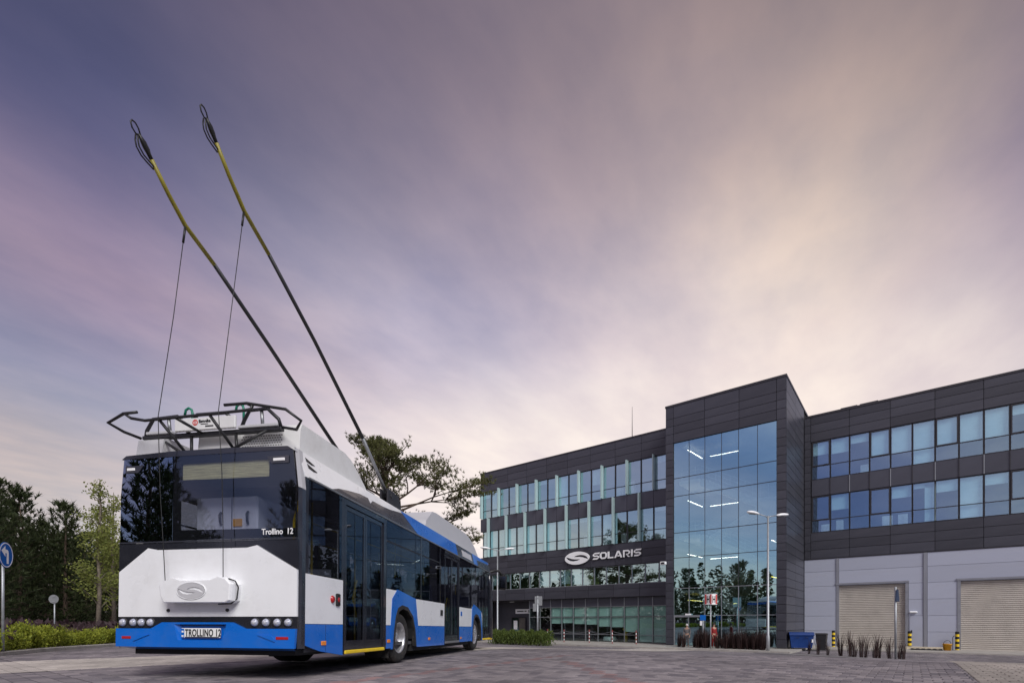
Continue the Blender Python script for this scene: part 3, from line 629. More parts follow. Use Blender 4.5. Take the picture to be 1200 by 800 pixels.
# --- right wing
we = [.47]+[1.60+1.122*i for i in range(18)]
BR1 = [.55, .60, .32, 1, 1, 1, .95, 1, 1, .35, .4, 1, .5, .3, .8, 1, 0, .5]; BR2 = [0, .42, 0, 0, .30, .12, .28, 1, .25, 0, 0, .4, .3, 1, .2, 0, .5, 0]
lower_open = {2: 1, 5: 1, 7: 1}
for i, (a, b) in enumerate(zip(we[:-1], we[1:])):
    op1 = i in (0, 3, 6, 9, 12, 15); op2 = i in (0, 3, 9)
    full = {5}; 
    bl = BR1[i]; h = 2.68
    window(a+.015, b-.015, RW+.04, 11.73, 14.41, 12.66, bl if i == 5 else min(bl, .63 if bl >= .9 else bl*.63), opening=op1)
    window(a+.015, b-.015, RW+.04, 7.98, 10.53, 8.82, BR2[i], opening=op2)
    panel(a, b, RW+.01, 10.55, 11.71, 'cladding_smooth')
    slab('mullion', 'mullion_grey' if i % 2 else 'frame_dark', b-.02, b+.02, RW-.03, RW+.03, 10.55, 11.71, B)
slab('blind', 'blind', 5.25+1.45, 5.25+1.98, RW+.2, RW+.215, 8.05, 10.4, B)
re_ = [.42, 2.71, 4.95, 7.20, 9.44, 11.68, 13.93, 16.2, 18.4, 20.6, 22]
rows(re_, [14.43, 15.05, 15.65, 16.2], RW); rows(re_, [6.12, 6.74, 7.36, 7.96], RW)
rows([.02, .42], [6.12+.56*i for i in range(18)]+[16.2], RW)
part('ledge', 'frame_dark', (.02, 22, RW-.03, RW+.046, 6.06, 6.115))
# grey sandwich panels, trims and roller shutters
gz = [-.12, 1.03, 2.06, 3.10, 4.15, 5.18, 6.06]
SH = [(2.12, 5.73), (8.41, 12.05), (14.7, 18.3)]
part('wall', 'grey_trim', (.02, 1.96, RW+.051, RW+.3, -.12, 6.06), (1.96, 5.9, RW+.051, RW+.3, 4.3, 6.06), (5.9, 8.25, RW+.051, RW+.3, -.12, 6.06), (8.25, 12.2, RW+.051, RW+.3, 4.3, 6.06), (12.2, 14.5, RW+.051, RW+.3, -.12, 6.06), (14.5, 18.5, RW+.051, RW+.3, 4.3, 6.06), (18.5, 22, RW+.051, RW+.3, -.12, 6.06))
for z0, z1 in zip(gz[:-1], gz[1:]):
    hi = z0 >= 4.1
    for a, b in ([(.03, 1.96), (2.12, 6.63), (6.84, 13.3), (13.5, 22)] if hi else [(.03, 1.96), (5.9, 6.63), (6.84, 8.25), (12.2, 13.3), (13.5, 14.5), (18.5, 22)]):
        slab('panel', 'grey_panel', a+.004, b-.004, RW, RW+.05, z0+.009, z1-.009, B)
for a, b, z0 in ((1.96, 2.11, 4.25), (6.64, 6.83, -.12), (13.31, 13.49, -.12)): slab('downpipe_trim', 'grey_trim', a, b, RW-.05, RW+.05, z0, 6.05, B)
for a, b in SH:
    fr = MB().box(a-.16, a, RW-.03, RW+.30, -.12, 4.2).box(b, b+.16, RW-.03, RW+.30, -.12, 4.2).box(a-.2, b+.2, RW-.06, RW+.3, 4.2, 4.32).build('shutter_frame', 'grey_trim', B)
    sl = MB(); z = -.10; prof = [(0, 0), (.018, .012), (.028, .035), (.028, .075), (.018, .098), (0, .11)]
    while z < 4.18:
        for (d0, h0), (d1, h1) in zip(prof[:-1], prof[1:]):
            sl.add([(a, RW+.17-d0, z+h0), (b, RW+.17-d0, z+h0), (b, RW+.17-d1, z+h1), (a, RW+.17-d1, z+h1)], [(0, 1, 2, 3)])
        z += .118
    sl.box(a, b, RW+.185, RW+.2, -.12, 4.2); o = sl.build('shutter_slats', 'shutter_slat', fr); o['kind'] = 'stuff'
# service door beside the first shutter
sd_ = MB().box(5.95, 6.6, RW-.025, RW-.004, -.1, 2.02).build('door', 'grey_panel', B); slab('handle', 'ink_black', 6.02, 6.08, RW-.07, RW-.026, .95, 1.12, sd_)
wl_ = MB().bbox(5.93, 6.35, RW-.16, RW-.002, 2.22, 2.34, .05).build('wall_lamp', 'sign_white', B)
fl = MB().bbox(-7.95, -7.55, -.35, -.10, 5.70, 5.92, .03).box(-7.7, -7.6, -.1, 0, 5.78, 5.84).build('floodlight', 'sign_white', B); slab('floodlight_glass', 'ink_black', -7.88, -7.62, -.356, -.351, 5.74, 5.88, fl)
for a, b in ((2.2, 3.15), (3.3, 4.3)): slab('roof_panel', 'frame_dark', a, b, RW+.1, RW+1.4, 16.34, 16.42, B)
MB().tube([(-11.4, LW+.3, 16.31), (-11.4, LW+.3, 18.8)], [.03, .012], 6).build('lightning_rod', 'dark_metal', B)
# rooms behind the windows
for nm, m, bx in (('floor', 'interior_floor', (-27.1, -7.3, LW+.36, 9, 11.35, 11.6)), ('floor', 'interior_floor', (-27.1, -7.3, LW+.36, 9, 7.45, 7.8)), ('floor', 'interior_floor', (-27.1, -7.3, LW+.36, 9, 3.7, 4.5)), ('floor', 'interior_floor', (-21.4, -7.3, LW+.36, 9, -.05, .01)),
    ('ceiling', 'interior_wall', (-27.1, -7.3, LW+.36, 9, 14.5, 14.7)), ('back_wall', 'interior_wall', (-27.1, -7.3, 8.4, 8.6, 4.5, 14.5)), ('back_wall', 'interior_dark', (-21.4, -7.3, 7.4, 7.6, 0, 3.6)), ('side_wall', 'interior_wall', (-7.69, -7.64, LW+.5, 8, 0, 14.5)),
    ('floor', 'interior_floor', (.1, 21.5, RW+.36, 13, 11.35, 11.6)), ('floor', 'interior_floor', (.1, 21.5, RW+.36, 13, 7.45, 7.85)), ('ceiling', 'interior_wall', (.1, 21.5, RW+.36, 13, 14.6, 14.8)), ('back_wall', 'interior_wall', (.1, 21.5, 11.4, 11.6, 7.8, 14.6))): part(nm, m, bx)
# things standing on window sills
for s, y, z, w, h in ((3.3, RW+.5, 11.62, .45, .75), (4.5, RW+.5, 7.87, .55, .85), (1.0, RW+.5, 7.87, .5, .7), (1.9, RW+.5, 7.87, .4, .9), (5.35, RW+.45, 7.87, .5, .85), (-16.0, LW+.6, 7.82, .4, 1.2), (-12.5, LW+.6, 7.82, .45, 1.0), (-9.6, LW+.6, 7.82, .6, 1.0), (-13.0, LW+.6, 11.62, .5, 1.0), (-11.8, LW+.6, 11.62, .4, 1.3)):
    slab('cabinet', 'sign_white', s, s+w, y, y+.4, z, z+h, B)
# lobby furniture: pale round seat and a yellow bench seen through the shop front
MB().lathe([(0, .0), (.5, .0), (.55, .1), (.55, .3), (.45, .38), (0, .38)], 20).build('lobby_seat', 'blind', B, (-13.85, LW+1.2, .02))
MB().bbox(-12.6, -11.2, LW+1.0, LW+1.5, .95, 1.12, .04).box(-12.4, -12.3, LW+1.1, LW+1.4, .02, .95).box(-11.5, -11.4, LW+1.1, LW+1.4, .02, .95).build('lobby_counter', 'yellow_paint', B)

# --- sign on the facade
def oval(cx, cz, rx, rz, n=40): return [(cx+rx*math.cos(2*PI*k/n), cz+rz*math.sin(2*PI*k/n)) for k in range(n)]
def emblem(rx, rz):
    # oval with two leaf-shaped openings that leave an S-shaped band
    def leaf(sgn):
        top = [(-.90, .10), (-.62, .30), (-.25, .42), (.15, .40), (.45, .28), (.62, .12), (.55, .02), (.35, .10), (.05, .16), (-.15, .10), (-.05, .0)]
        top = [(-.30, .20), (-.05, .40), (.28, .47), (.60, .34), (.80, .10), (.93, -.28), (.70, -.14), (.45, .06), (.20, .16), (-.05, .18)]
        return [(sgn*a*rx, sgn*b*rz) for a, b in top]
    return [oval(0, 0, rx, rz), leaf(1), leaf(-1)]
FY = LW-.13
def face_plate(me, name, parent, s, y, z):
    o = link(name, me, parent, (s, y, z)); o.rotation_euler = (R(90), 0, 0); return o
face_plate(curve_mesh(emblem(1.20, .55), .10, 'emblem', 'sign_white'), 'emblem', B, -16.24, FY, 7.06)
def stroke_letter(ch, w, h, t):
    # wide squared sans capitals
    k = t
    if ch == 'S': return [[(0, 0), (w-.18, 0), (w, .14), (w, h*.5-.02), (w-.16, h*.5+k*.5), (k*1.1, h*.5+k*.5), (k*1.1, h-k), (w*.98, h-k), (w*.98+.06, h), (.2, h), (.02, h-.14), (.02, h*.5+.02), (.18, h*.5-k*.5), (w-k*1.1, h*.5-k*.5), (w-k*1.1, k), (.08, k)]]
    if ch == 'O': return [[(.16, 0), (w-.16, 0), (w, .14), (w, h-.14), (w-.16, h), (.16, h), (0, h-.14), (0, .14)], [(.2, k), (w-.2, k), (w-k*1.15, .2), (w-k*1.15, h-.2), (w-.2, h-k), (.2, h-k), (k*1.15, h-.2), (k*1.15, .2)]]
    if ch == 'L': return [[(0, 0), (w, 0), (w-.05, k), (k*1.2, k), (k*1.2, h), (0, h)]]
    if ch == 'A': return [[(0, 0), (k*1.3, 0), (w*.5, h*.72), (w-k*1.9, .20), (w*.42, .20), (w*.36, .20-k*.8), (w-k*1.6, .20-k*.8), (w-k*1.3, 0), (w, 0), (w*.5+k*.7, h), (w*.5-k*.7, h)]]
    if ch == 'R': return [[(0, 0), (k*1.2, 0), (k*1.2, h-k), (w-.22, h-k), (w-k*1.15, h-.16), (w-k*1.15, h*.55), (w-.24, h*.44), (.24, h*.44), (w-k*1.5, 0), (w, 0), (w-.30, h*.34), (w-.14, h*.36), (w, h*.52), (w, h-.14), (w-.16, h), (0, h)]]
    return [[(0, 0), (k*1.2, 0), (k*1.2, h), (0, h)]]
x = -14.73
for ch, w in (('S', .60), ('O', .64), ('L', .52), ('A', .70), ('R', .60), ('I', .16), ('S', .60)):
    face_plate(curve_mesh(stroke_letter(ch, w, .56, .115), .08, 'letter_'+ch, 'sign_white'), 'letter', B, x, FY, 6.80); x += w+.075

# ================================================================== TROLLEYBUS
BO = Vector((-3.93847, 6.41237, -.74799+CAMZ))
BUS = empty('trolleybus', BO, (0, .0153, math.atan2(.98572, .16769)), label='white and blue trolleybus seen from behind with both roof poles raised', cat='trolleybus')
HW = 1.275
XZ = lambda y: (lambda u, v, a: (u, y+a, v))
def side_panel(name, poly, m, sgn=-1, proud=0., th=.03, parent=None):
    y0 = sgn*(HW+proud); return MB().prism(poly, 0, -sgn*th, lambda u, v, a: (u, y0+a, v)).build(name, m, parent or BUS)
def rect(x0, x1, z0, z1): return [(x0, z0), (x1, z0), (x1, z1), (x0, z1)]
def rear_panel(name, poly, m, x=-.08, th=.03, parent=None):
    return MB().prism(poly, 0, th, lambda u, v, a: (x+a, u, v)).build(name, m, parent or BUS)
SILL, SILF, BL, CT = 1.36, 1.262, .713, 2.60
FX = 11.85
# ---- chassis, floor, roof
MB().box(.3, 11.7, -1.2, 1.2, .34, .40).build('floor', 'cabin_floor', BUS)
MB().box(.15, 2.6, -1.18, 1.18, .31, .38).box(4.1, 8.7, -1.2, 1.2, .20, .338).box(10.0, 11.5, -1.1, 1.1, .25, .338).box(.9, 2.5, -.9, .9, .28, .344).box(2.9, 3.9, -.6, .6, .30, .62).box(8.8, 9.8, -.6, .6, .30, .62).build('underbody', 'underbody', BUS)
for x in (3.4, 9.3): MB().tube([(x, -1.0, .48), (x, -.3, .46), (x, -.1, .42), (x, .1, .42), (x, .3, .46), (x, 1.0, .48)], [.09, .10, .22, .22, .10, .09], 10).build('axle', 'underbody', BUS)
for x in (3.4, 9.3):
    for s in (-1, 1):
        mud = MB()
        for k in range(10):
            a0, a1 = PI*k/10, PI*(k+1)/10; r = .66
            mud.add([(x+r*math.cos(a0), s*.62, .45+r*math.sin(a0)), (x+r*math.cos(a1), s*.62, .45+r*math.sin(a1)), (x+r*math.cos(a1), s*1.25, .45+r*math.sin(a1)), (x+r*math.cos(a0), s*1.25, .45+r*math.sin(a0))], [(0, 1, 2, 3)])
        mud.build('wheel_well', 'underbody', BUS)
# roof: arched sheet between the two coves
rf = MB(); prof = [(-1.19, 2.93), (-1.1, 2.965), (-.6, 2.99), (0, 3.0), (.6, 2.99), (1.1, 2.965), (1.19, 2.93)]
prof2 = prof+[(1.0, 2.86), (-1.0, 2.86)]
rf.prism(prof2, .13, 11.6, lambda u, v, a: (a, u, v)); rf.build('roof', 'pod_white', BUS)
# coves (leaning upper side panels)
def cove(name, poly, m, sgn=-1, proud=0., th=.03):
    f = lambda u, v, a: (u, sgn*(HW+proud-a-max(0, v-2.62)*.24), v)
    return MB().prism(poly, 0, th, f).build(name, m, BUS)
for sg in (-1, 1):
    cove('roof_edge', [(.2, CT), (11.5, CT), (11.3, 2.93), (.1, 2.935)], 'white_paint', sg)
    cove('roof_edge_wave', [(.80, CT+.004), (4.28, CT+.004), (3.55, 2.89), (3.42, 2.88), (2.95, 2.82), (2.60, 2.80), (2.22, 2.795), (2.10, 2.72), (2.04, 2.80), (1.75, 2.79), (1.36, 2.735), (1.05, 2.68)], 'anthracite', sg, .004)
    cove('roof_edge_blue', [(4.28, CT+.004), (7.3, CT+.004), (7.3, 2.93), (3.5, 2.93), (3.57, 2.89)], 'blue_paint', sg, .006)
    cove('display_housing', [(7.31, CT+.004), (9.1, CT+.004), (9.1, 2.93), (7.31, 2.93)], 'anthracite', sg, .004)
    cove('route_display', [(7.85, 2.66), (8.85, 2.66), (8.85, 2.84), (7.85, 2.84)], 'pod_grey', sg, .012, .01)
    cove('roof_edge_blue', [(9.11, CT+.004), (9.6, CT+.004), (9.55, 2.80), (11.35, 2.86), (11.3, 2.93), (9.11, 2.93)], 'blue_paint', sg, .006)
    cove('roof_edge_front', [(9.62, CT+.004), (11.48, CT+.004), (11.36, 2.85), (9.58, 2.79)], 'anthracite', sg, .004)
    MB().box(.25, 11.5, -.006, .006, 0, .022).build('rain_gutter', 'grey_metal', BUS, (0, sg*(HW+.008), CT-.012))
for q in ([(.27, 2.872), (.48, 2.825), (.40, 2.812), (.285, 2.825)], [(.29, 2.795), (.51, 2.745), (.42, 2.73), (.305, 2.745)]): cove('vent_slot', q, 'ink_black', -1, .005, .01)
# ---- right side, rear to front
side_panel('rear_side_panel', [(.20, BL+.003), (1.17, BL+.003), (1.17, SILL), (.20, SILL)], 'white_paint')
side_panel('rear_skirt', [(.20, .44), (.55, .35), (1.17, .265), (1.17, BL-.003), (.20, BL-.003)], 'blue_paint')
side_panel('skirt_seam', rect(.697, .703, .34, BL-.01), 'ink_black', proud=.001)
side_panel('rear_quarter_window', rect(.27, 1.12, SILL+.012, CT-.02), 'bus_glass', th=.008)
for a, b in ((.20, .268), (1.122, 1.20)): side_panel('pillar', rect(a, b, SILL+.004, CT-.004), 'black_paint', th=.06)
def door(x0, x1, z0, z1, step, leafs=2):
    d = MB(); t = .045; y = -HW
    d.box(x0, x0+t, y+.0, y+.07, z0, z1).box(x1-t, x1, y, y+.07, z0, z1).box(x0+t, x1-t, y, y+.07, z1-.09, z1).build('door_frame', 'black_paint', BUS)
    w = (x1-x0-2*t-.02)/leafs
    for k in range(leafs):
        a = x0+t+.005+k*(w+.01); b = a+w; f = .055
        lf = MB().box(a, a+f, y+.02, y+.055, z0+.06, z1-.1).box(b-f, b, y+.02, y+.055, z0+.06, z1-.1).box(a+f, b-f, y+.02, y+.055, z0+.06, z0+.20).box(a+f, b-f, y+.02, y+.055, z1-.16, z1-.1).build('door_leaf', 'black_paint', BUS)
        slab('door_glass', 'bus_glass', a+f, b-f, y+.03, y+.038, z0+.20, z1-.16, lf)
        MB().tube([(a+f+.03 if k else b-f-.03, y+.12, z0+.55), (a+f+.10 if k else b-f-.1, y+.15, z0+.85), (a+f+.03 if k else b-f-.03, y+.12, z0+1.15)], .016, 6).build('grab_handle', 'yellow_paint', lf)
    MB().bbox(x0+.02, x1-.02, y-.012, y+.12, z0, z0+.055, .01).build('door_step', 'yellow_paint' if step else 'grey_metal', BUS)
door(1.205, 2.64, .275, CT-.01, True); door(6.16, 7.48, .285, CT-.01, False); door(10.22, 11.5, .285, CT-.01, True)
side_panel('pillar', rect(2.645, 2.70, .30, CT-.004), 'black_paint', th=.06)
# front part of the wheel bay
side_panel('side_panel', [(2.705, BL+.003), (2.90, BL+.003), (2.96, 1.20), (3.19, SILL), (2.705, SILL)], 'white_paint')
side_panel('skirt', [(2.705, .30), (2.93, .30), (2.90, BL-.003), (2.705, BL-.003)], 'blue_paint')
def arch(x, sill_back, sill_fwd, sgn=-1, back=.50, fwd=.90):
    outer = [(x-back+.03, .28), (x-back, BL), (x-back+.06, 1.20), (x-.20, sill_back+.02), (x-.05, sill_back+.005), (x+.76, sill_fwd), (x+.90, BL), (x+.93, .28)]
    inner = [(x+.74, .30), (x+.69, .62), (x+.55, .88), (x+.28, 1.04), (x-.02, 1.08), (x-.18, 1.0), (x-.27, .85), (x-.34, .62), (x-.385, .30)]
    inner = [(x+.78, .28), (x+.72, .62), (x+.58, .90), (x+.30, 1.07), (x+.02, 1.10), (x-.17, 1.04), (x-.28, .88), (x-.36, .62), (x-.41, .28)]
    side_panel('wheel_arch', outer+inner, 'blue_paint', sgn, .006)
    rim = [(a, b) for a, b in inner]; mb = MB()
    for (a0, b0), (a1, b1) in zip(inner[:-1], inner[1:]):
        c = (x+.18, .45); sh = lambda a, b: (a+(c[0]-a)*.11, b+(c[1]-b)*.11)
        p = [(a0, b0), (a1, b1), sh(a1, b1), sh(a0, b0)]
        for yy in (0,): mb.add([(u, sgn*(HW+.018), v) for u, v in p]+[(u, sgn*(HW-.05), v) for u, v in p], [(0, 1, 2, 3), (7, 6, 5, 4), (0, 4, 5, 1), (2, 6, 7, 3)])
    mb.build('arch_lip', 'rubber', BUS)
arch(3.4, SILL, SILF); arch(9.30, 1.36, 1.20)
side_panel('side_panel', [(4.30, BL+.003), (6.13, BL+.003), (6.13, SILF), (4.16, SILF)], 'white_paint')
side_panel('skirt', [(4.33, .275), (6.13, .262), (6.13, BL-.003), (4.30, BL-.003)], 'blue_paint')
side_panel('side_panel', [(7.51, BL+.003), (8.80, BL+.003), (8.86, 1.20), (8.9, 1.24), (7.51, 1.24)], 'white_paint')
side_panel('skirt', [(7.51, .29), (8.83, .29), (8.80, BL-.003), (7.51, BL-.003)], 'blue_paint')
side_panel('side_panel', [(10.2, BL+.003), (10.215, BL+.003), (10.215, 1.1), (10.08, 1.2)], 'white_paint')
# side glazing band forward of the rear door
MB().box(2.9, 6.13, -HW+.012, -HW+.05, 1.18, 1.262).build('window_sill_trim', 'black_paint', BUS)
def side_window(x0, x1, z0, sgn=-1, hop=True):
    side_panel('side_window', rect(x0, x1, z0, CT-.02), 'bus_glass', sgn, -.004, .008)
    if hop: side_panel('window_rail', rect(x0, x1, 2.20, 2.225), 'dark_metal', sgn, .001, .012)
side_window(2.72, 4.45, SILL-.06); side_window(4.52, 5.75, SILF+.01); side_window(5.80, 6.14, SILF+.01, hop=False)
for a, b in ((4.455, 4.515), (5.755, 5.795)): side_panel('pillar', rect(a, b, SILF+.005, CT-.004), 'black_paint', th=.06)
side_window(7.52, 8.78, 1.25); side_window(8.83, 9.75, 1.32, hop=False); side_window(9.79, 10.2, 1.22, hop=False)
for a, b in ((8.785, 8.825), (9.755, 9.785)): side_panel('pillar', rect(a, b, 1.25, CT-.004), 'black_paint', th=.06)
# ---- left side
side_panel('left_side_panel', [(.20, BL+.003), (11.3, BL+.003), (11.3, 1.26), (.20, 1.26)], 'white_paint', 1)
side_panel('left_skirt', [(.2, .42), (1.2, .29), (2.95, .29), (2.99, BL-.003), (.2, BL-.003)], 'blue_paint', 1); side_panel('left_skirt', rect(4.35, 8.8, .28, BL-.003), 'blue_paint', 1); side_panel('left_skirt', rect(10.25, 11.4, .28, BL-.003), 'blue_paint', 1)
arch(3.4, SILL, SILF, 1); arch(9.30, 1.36, 1.20, 1)
xs = [.3, 1.75, 3.2, 4.65, 6.1, 7.55, 9.0, 10.2, 11.3]
for a, b in zip(xs[:-1], xs[1:]):
    side_window(a+.03, b-.03, 1.265, 1); side_panel('pillar', rect(b-.03, b+.03, 1.262, CT-.004), 'black_paint', 1, th=.06)
# ---- front end
MB().prism([(-1.25, .3), (1.25, .3), (1.25, 1.15), (-1.25, 1.15)], 0, .05, lambda u, v, a: (FX-a, u, v)).build('front_panel', 'white_paint', BUS)
MB().prism([(-1.25, 1.16), (1.25, 1.16), (1.2, 2.62), (-1.2, 2.62)], 0, .012, lambda u, v, a: (FX-.03-a-.12*(v-1.16), u, v)).build('windscreen', 'bus_glass', BUS)
MB().prism([(-1.2, 2.63), (1.2, 2.63), (1.15, 2.95), (-1.15, 2.95)], 0, .05, lambda u, v, a: (FX-.22-a-.5*(v-2.63), u, v)).build('front_roof_panel', 'blue_paint', BUS)
for s in (-1, 1):
    MB().tube([(11.55, s*1.262, .32), (11.6, s*1.262, 1.3), (11.52, s*1.25, 2.1), (11.36, s*1.22, 2.62)], .075, 8).build('front_pillar', 'black_paint', BUS)
MB().bbox(11.5, 11.84, -1.26, -.6, .27, .32, .01).build('front_step', 'yellow_paint', BUS)
mr = MB().tube([(11.5, -1.2, 2.62), (11.75, -1.35, 2.70), (11.85, -1.52, 2.70), (11.88, -1.63, 2.5)], .05, 8).build('mirror', 'ink_black', BUS)
MB().bbox(11.80, 11.98, -1.78, -1.50, 2.04, 2.56, .05).build('mirror_housing', 'ink_black', mr); slab('mirror_glass', 'mirror', 11.79, 11.798, -1.75, -1.53, 2.09, 2.50, mr)
# ---- lamps and plates of the right side
for x, z, w, h, m in ((.865, 1.065, .03, .055, 'red_lens'),): MB().lathe([(0, .03), (.042, .028), (.055, .012), (.055, 0)], 14, lambda a, b, h_: (x+a*.8, -HW-h_, z+b)).build('side_lamp', m, BUS)
MB().bbox(.95, 1.06, -HW-.03, -HW-.0005, .975, 1.155, .02).build('door_button', 'ink_black', BUS); MB().lathe([(0, .036), (.03, .034), (.038, .028)], 12, lambda a, b, h_: (1.005+a, -HW-h_, 1.065+b)).build('button_cap', 'red_lens', BUS)
for x, z in ((5.83, 1.03), (5.93, 1.03)): MB().bbox(x-.03, x+.03, -HW-.02, -HW-.0005, z-.07, z+.07, .01).build('door_button', 'ink_black', BUS)
MB().bbox(7.60, 7.74, -HW-.008, -HW-.0005, 1.0, 1.12, .004).build('blue_sticker', 'sign_blue', BUS)
for x, z in ((.64, .455), (2.80, .43), (5.0, .43), (7.62, .40)): MB().bbox(x-.06, x+.06, -HW-.014, -HW-.0005, z-.03, z+.03, .008).build('side_reflector', 'orange_lens', BUS)
# ---- rear end
ch = lambda x: x
RX = 0.0
rear_panel('engine_hatch', [(1.290, .803), (-1.290, .803), (-1.290, 1.385), (-.735, 1.70), (-.59, 1.672), (.70, 1.672), (.85, 1.70), (1.290, 1.39)], 'white_paint', RX)
rear_panel('rear_trim', [(1.295, 1.39), (.85, 1.71), (.70, 1.682), (-.59, 1.682), (-.74, 1.71), (-1.295, 1.392), (-1.295, 1.765), (1.295, 1.765)], 'black_paint', RX+.004)
rear_panel('trim_strip', rect(-1.284, 1.284, 1.768, 1.784), 'anthracite', RX-.008, .02)
rear_panel('lamp_band', [(1.295, .655), (.76, .655), (.60, .735), (-.42, .735), (-.60, .655), (-1.295, .655), (-1.295, .798), (1.295, .798)], 'black_paint', RX+.004)
# bumper with a number-plate recess
bo = [(1.295, .415), (-1.278, .405), (-1.295, .65), (-.602, .65), (-.42, .73), (.60, .73), (.762, .65), (1.295, .65)]
mb = MB(); hole = [(.42, .705), (.36, .50), (-.28, .50), (-.34, .705)]; inn = [(.36, .695), (.33, .515), (-.25, .515), (-.28, .695)]
yz = lambda pts, x: [(x, a, b) for a, b in pts]
# outer ring as pieces round the recess
for q in ([(1.295, .415), (.36, .41), (.36, .50), (.42, .705), (.60, .73), (.762, .65), (1.295, .65)], [(.36, .41), (-.28, .41), (-.28, .50), (.36, .50)], [(-.28, .41), (-1.278, .405), (-1.295, .65), (-.602, .65), (-.42, .73), (-.34, .705), (-.28, .50)], [(.60, .73), (.42, .705), (-.34, .705), (-.42, .73)]):
    mb.prism(q, 0, .04, lambda u, v, a: (RX-.03+a, u, v))
n = 4; mb.add(yz(hole, RX-.03)+yz(inn, RX+.03), [(i, (i+1) % 4, 4+(i+1) % 4, 4+i) for i in range(4)]+[(4, 5, 6, 7)]); 
mb.add(yz([(1.295, .415), (-1.278, .405), (-1.2, .38), (1.2, .39)], RX-.03)[:2]+[(RX+.12, -1.2, .37), (RX+.12, 1.2, .38)], [(0, 1, 2, 3)])
mb.build('bumper', 'blue_paint', BUS)
slab('recess_shade_strip', 'ink_black', RX-.002, RX+.02, -.27, .35, .690, .703, BUS)  # black strip put in as shade under the recess's upper edge
np_ = MB().bbox(RX-.012, RX+.012, -.235, .33, .53, .655, .006).build('number_plate', 'plate_white', BUS)
def rear_text(txt, size, y, z, m, x, parent, **k):
    o = link('lettering', text_mesh(txt, size, .004, m, **k), parent); o.rotation_euler = (R(90), 0, R(-90)); o.location = (x, y, z); return o
rear_text('TROLLINO 12', .128, .268, .553, 'ink_black', RX-.015, np_, bold=.002, sx=.62, space=1.08)
slab('plate_band', 'sign_blue', RX-.0145, RX-.012, .283, .325, .536, .649, np_); slab('plate_mark', 'print_white', RX-.0165, RX-.0147, .29, .318, .545, .565, np_); slab('plate_mark', 'print_white', RX-.0165, RX-.0147, .29, .318, .60, .622, np_)
slab('plate_foot', 'ink_black', RX-.0155, RX-.0122, -.22, .27, .533, .545, np_)
rear_text('Trollino', .105, -.80, 1.83, 'print_white', RX-.003, BUS, bold=.0016, sx=.86); rear_text('12', .105, -1.145, 1.83, 'print_white', RX-.003, BUS, bold=.0016, sx=.86)
LENS = MB().lathe([(0, .035), (.025, .034), (.040, .026), (.049, .008), (.051, 0)], 20, lambda a, b, h: (-h, a, b)).mesh('rear_lamp', 'clear_lens')
RING = MB().lathe([(.051, 0), (.058, .014), (.066, 0)], 20, lambda a, b, h: (-h, a, b)).mesh('lamp_ring', 'ink_black')
INN = MB().lathe([(0, .043), (.02, .040), (.026, .036)], 10, lambda a, b, h: (-h, a, b)).mesh('lamp_core', 'lens_inner')
for y in (1.22, 1.06, .935, .80, -.715, -.87, -1.025, -1.175):
    o = link('rear_lamp', LENS, BUS, (RX+.003, y, .728)); link('lamp_ring', RING, o); link('lamp_core', INN, o)
for sg in (1, -1):
    y0, y1 = (1.20, 1.06) if sg > 0 else (-1.20, -1.03)
    MB().bbox(RX-.036, RX-.0305, min(y0, y1), max(y0, y1), .515, .55, .004).build('reflector', 'red_lens', BUS)
    MB().prism([(sg*.78, .57), (sg*1.02, .485), (sg*1.02, .51), (sg*.97, .565)], 0, .012, lambda u, v, a: (RX-.042+a, u, v)).build('bumper_crease', 'blue_paint', BUS)
# upper rear glazing: dark side lights and the clear centre window
rear_panel('rear_side_glass', [(1.284, 1.79), (.495, 1.79), (.495, 2.883), (1.24, 2.883), (1.284, 2.4)], 'bus_dark_glass', RX+.004, .008)
MB().prism([(1.284, 1.79), (.495, 1.79), (.495, 2.883), (1.24, 2.883)], 0, .02, lambda u, v, a: (RX+.016+a, u, v)).build('glass_backing', 'ink_black', BUS)
rear_panel('rear_window', [(.485, 1.79), (-1.284, 1.79), (-1.268, 2.5), (-1.22, 2.883), (.485, 2.883)], 'bus_rear_glass', RX, .008)
for q in ([(.485, 1.79), (-1.284, 1.79), (-1.284, 1.905), (.485, 1.925)], [(.485, 1.925), (.375, 1.925), (.375, 2.883), (.485, 2.883)], [(-1.258, 1.905), (-1.284, 1.905), (-1.268, 2.5), (-1.22, 2.883), (-1.21, 2.883), (-1.248, 2.5)], [(.375, 2.445), (-1.258, 2.425), (-1.248, 2.555), (.375, 2.575)], [(.375, 2.79), (-.89, 2.79), (-.89, 2.883), (.375, 2.883)], [(-.89, 2.552), (-1.248, 2.548), (-1.215, 2.883), (-.89, 2.883)]):
    MB().prism(q, 0, .006, lambda u, v, a: (RX+.010+a, u, v)).build('window_border', 'ink_black', BUS)
MB().box(.035, .05, -.89, .375, 2.575, 2.79).build('rear_blind', 'blind_beige', BUS)
rear_panel('roof_lip', [(1.268, 2.885), (-1.22, 2.885), (-1.15, 2.93), (-.3, 2.955), (.5, 2.955), (1.2, 2.93)], 'black_paint', RX-.004, .14)
for y0, y1, z0, z1, f in ((1.20, 1.0, 2.70, 2.79, 1), (-.93, -1.17, 2.72, 2.81, -1)):
    a, b = (y0, y1)
    hs = MB().prism([(a, z0), (b, z0), (b-.07 if f > 0 else b, z1), (a+.0 if f > 0 else a+.06, z1)], 0, .012, lambda u, v, q: (RX-.012+q, u, v)).build('marker_lamp', 'anthracite', BUS)
    MB().bbox(RX-.022, RX-.0125, min(a, b)+.05, max(a, b)-.03, z0+.025, z0+.062, .004).build('marker_lens', 'print_white', hs)
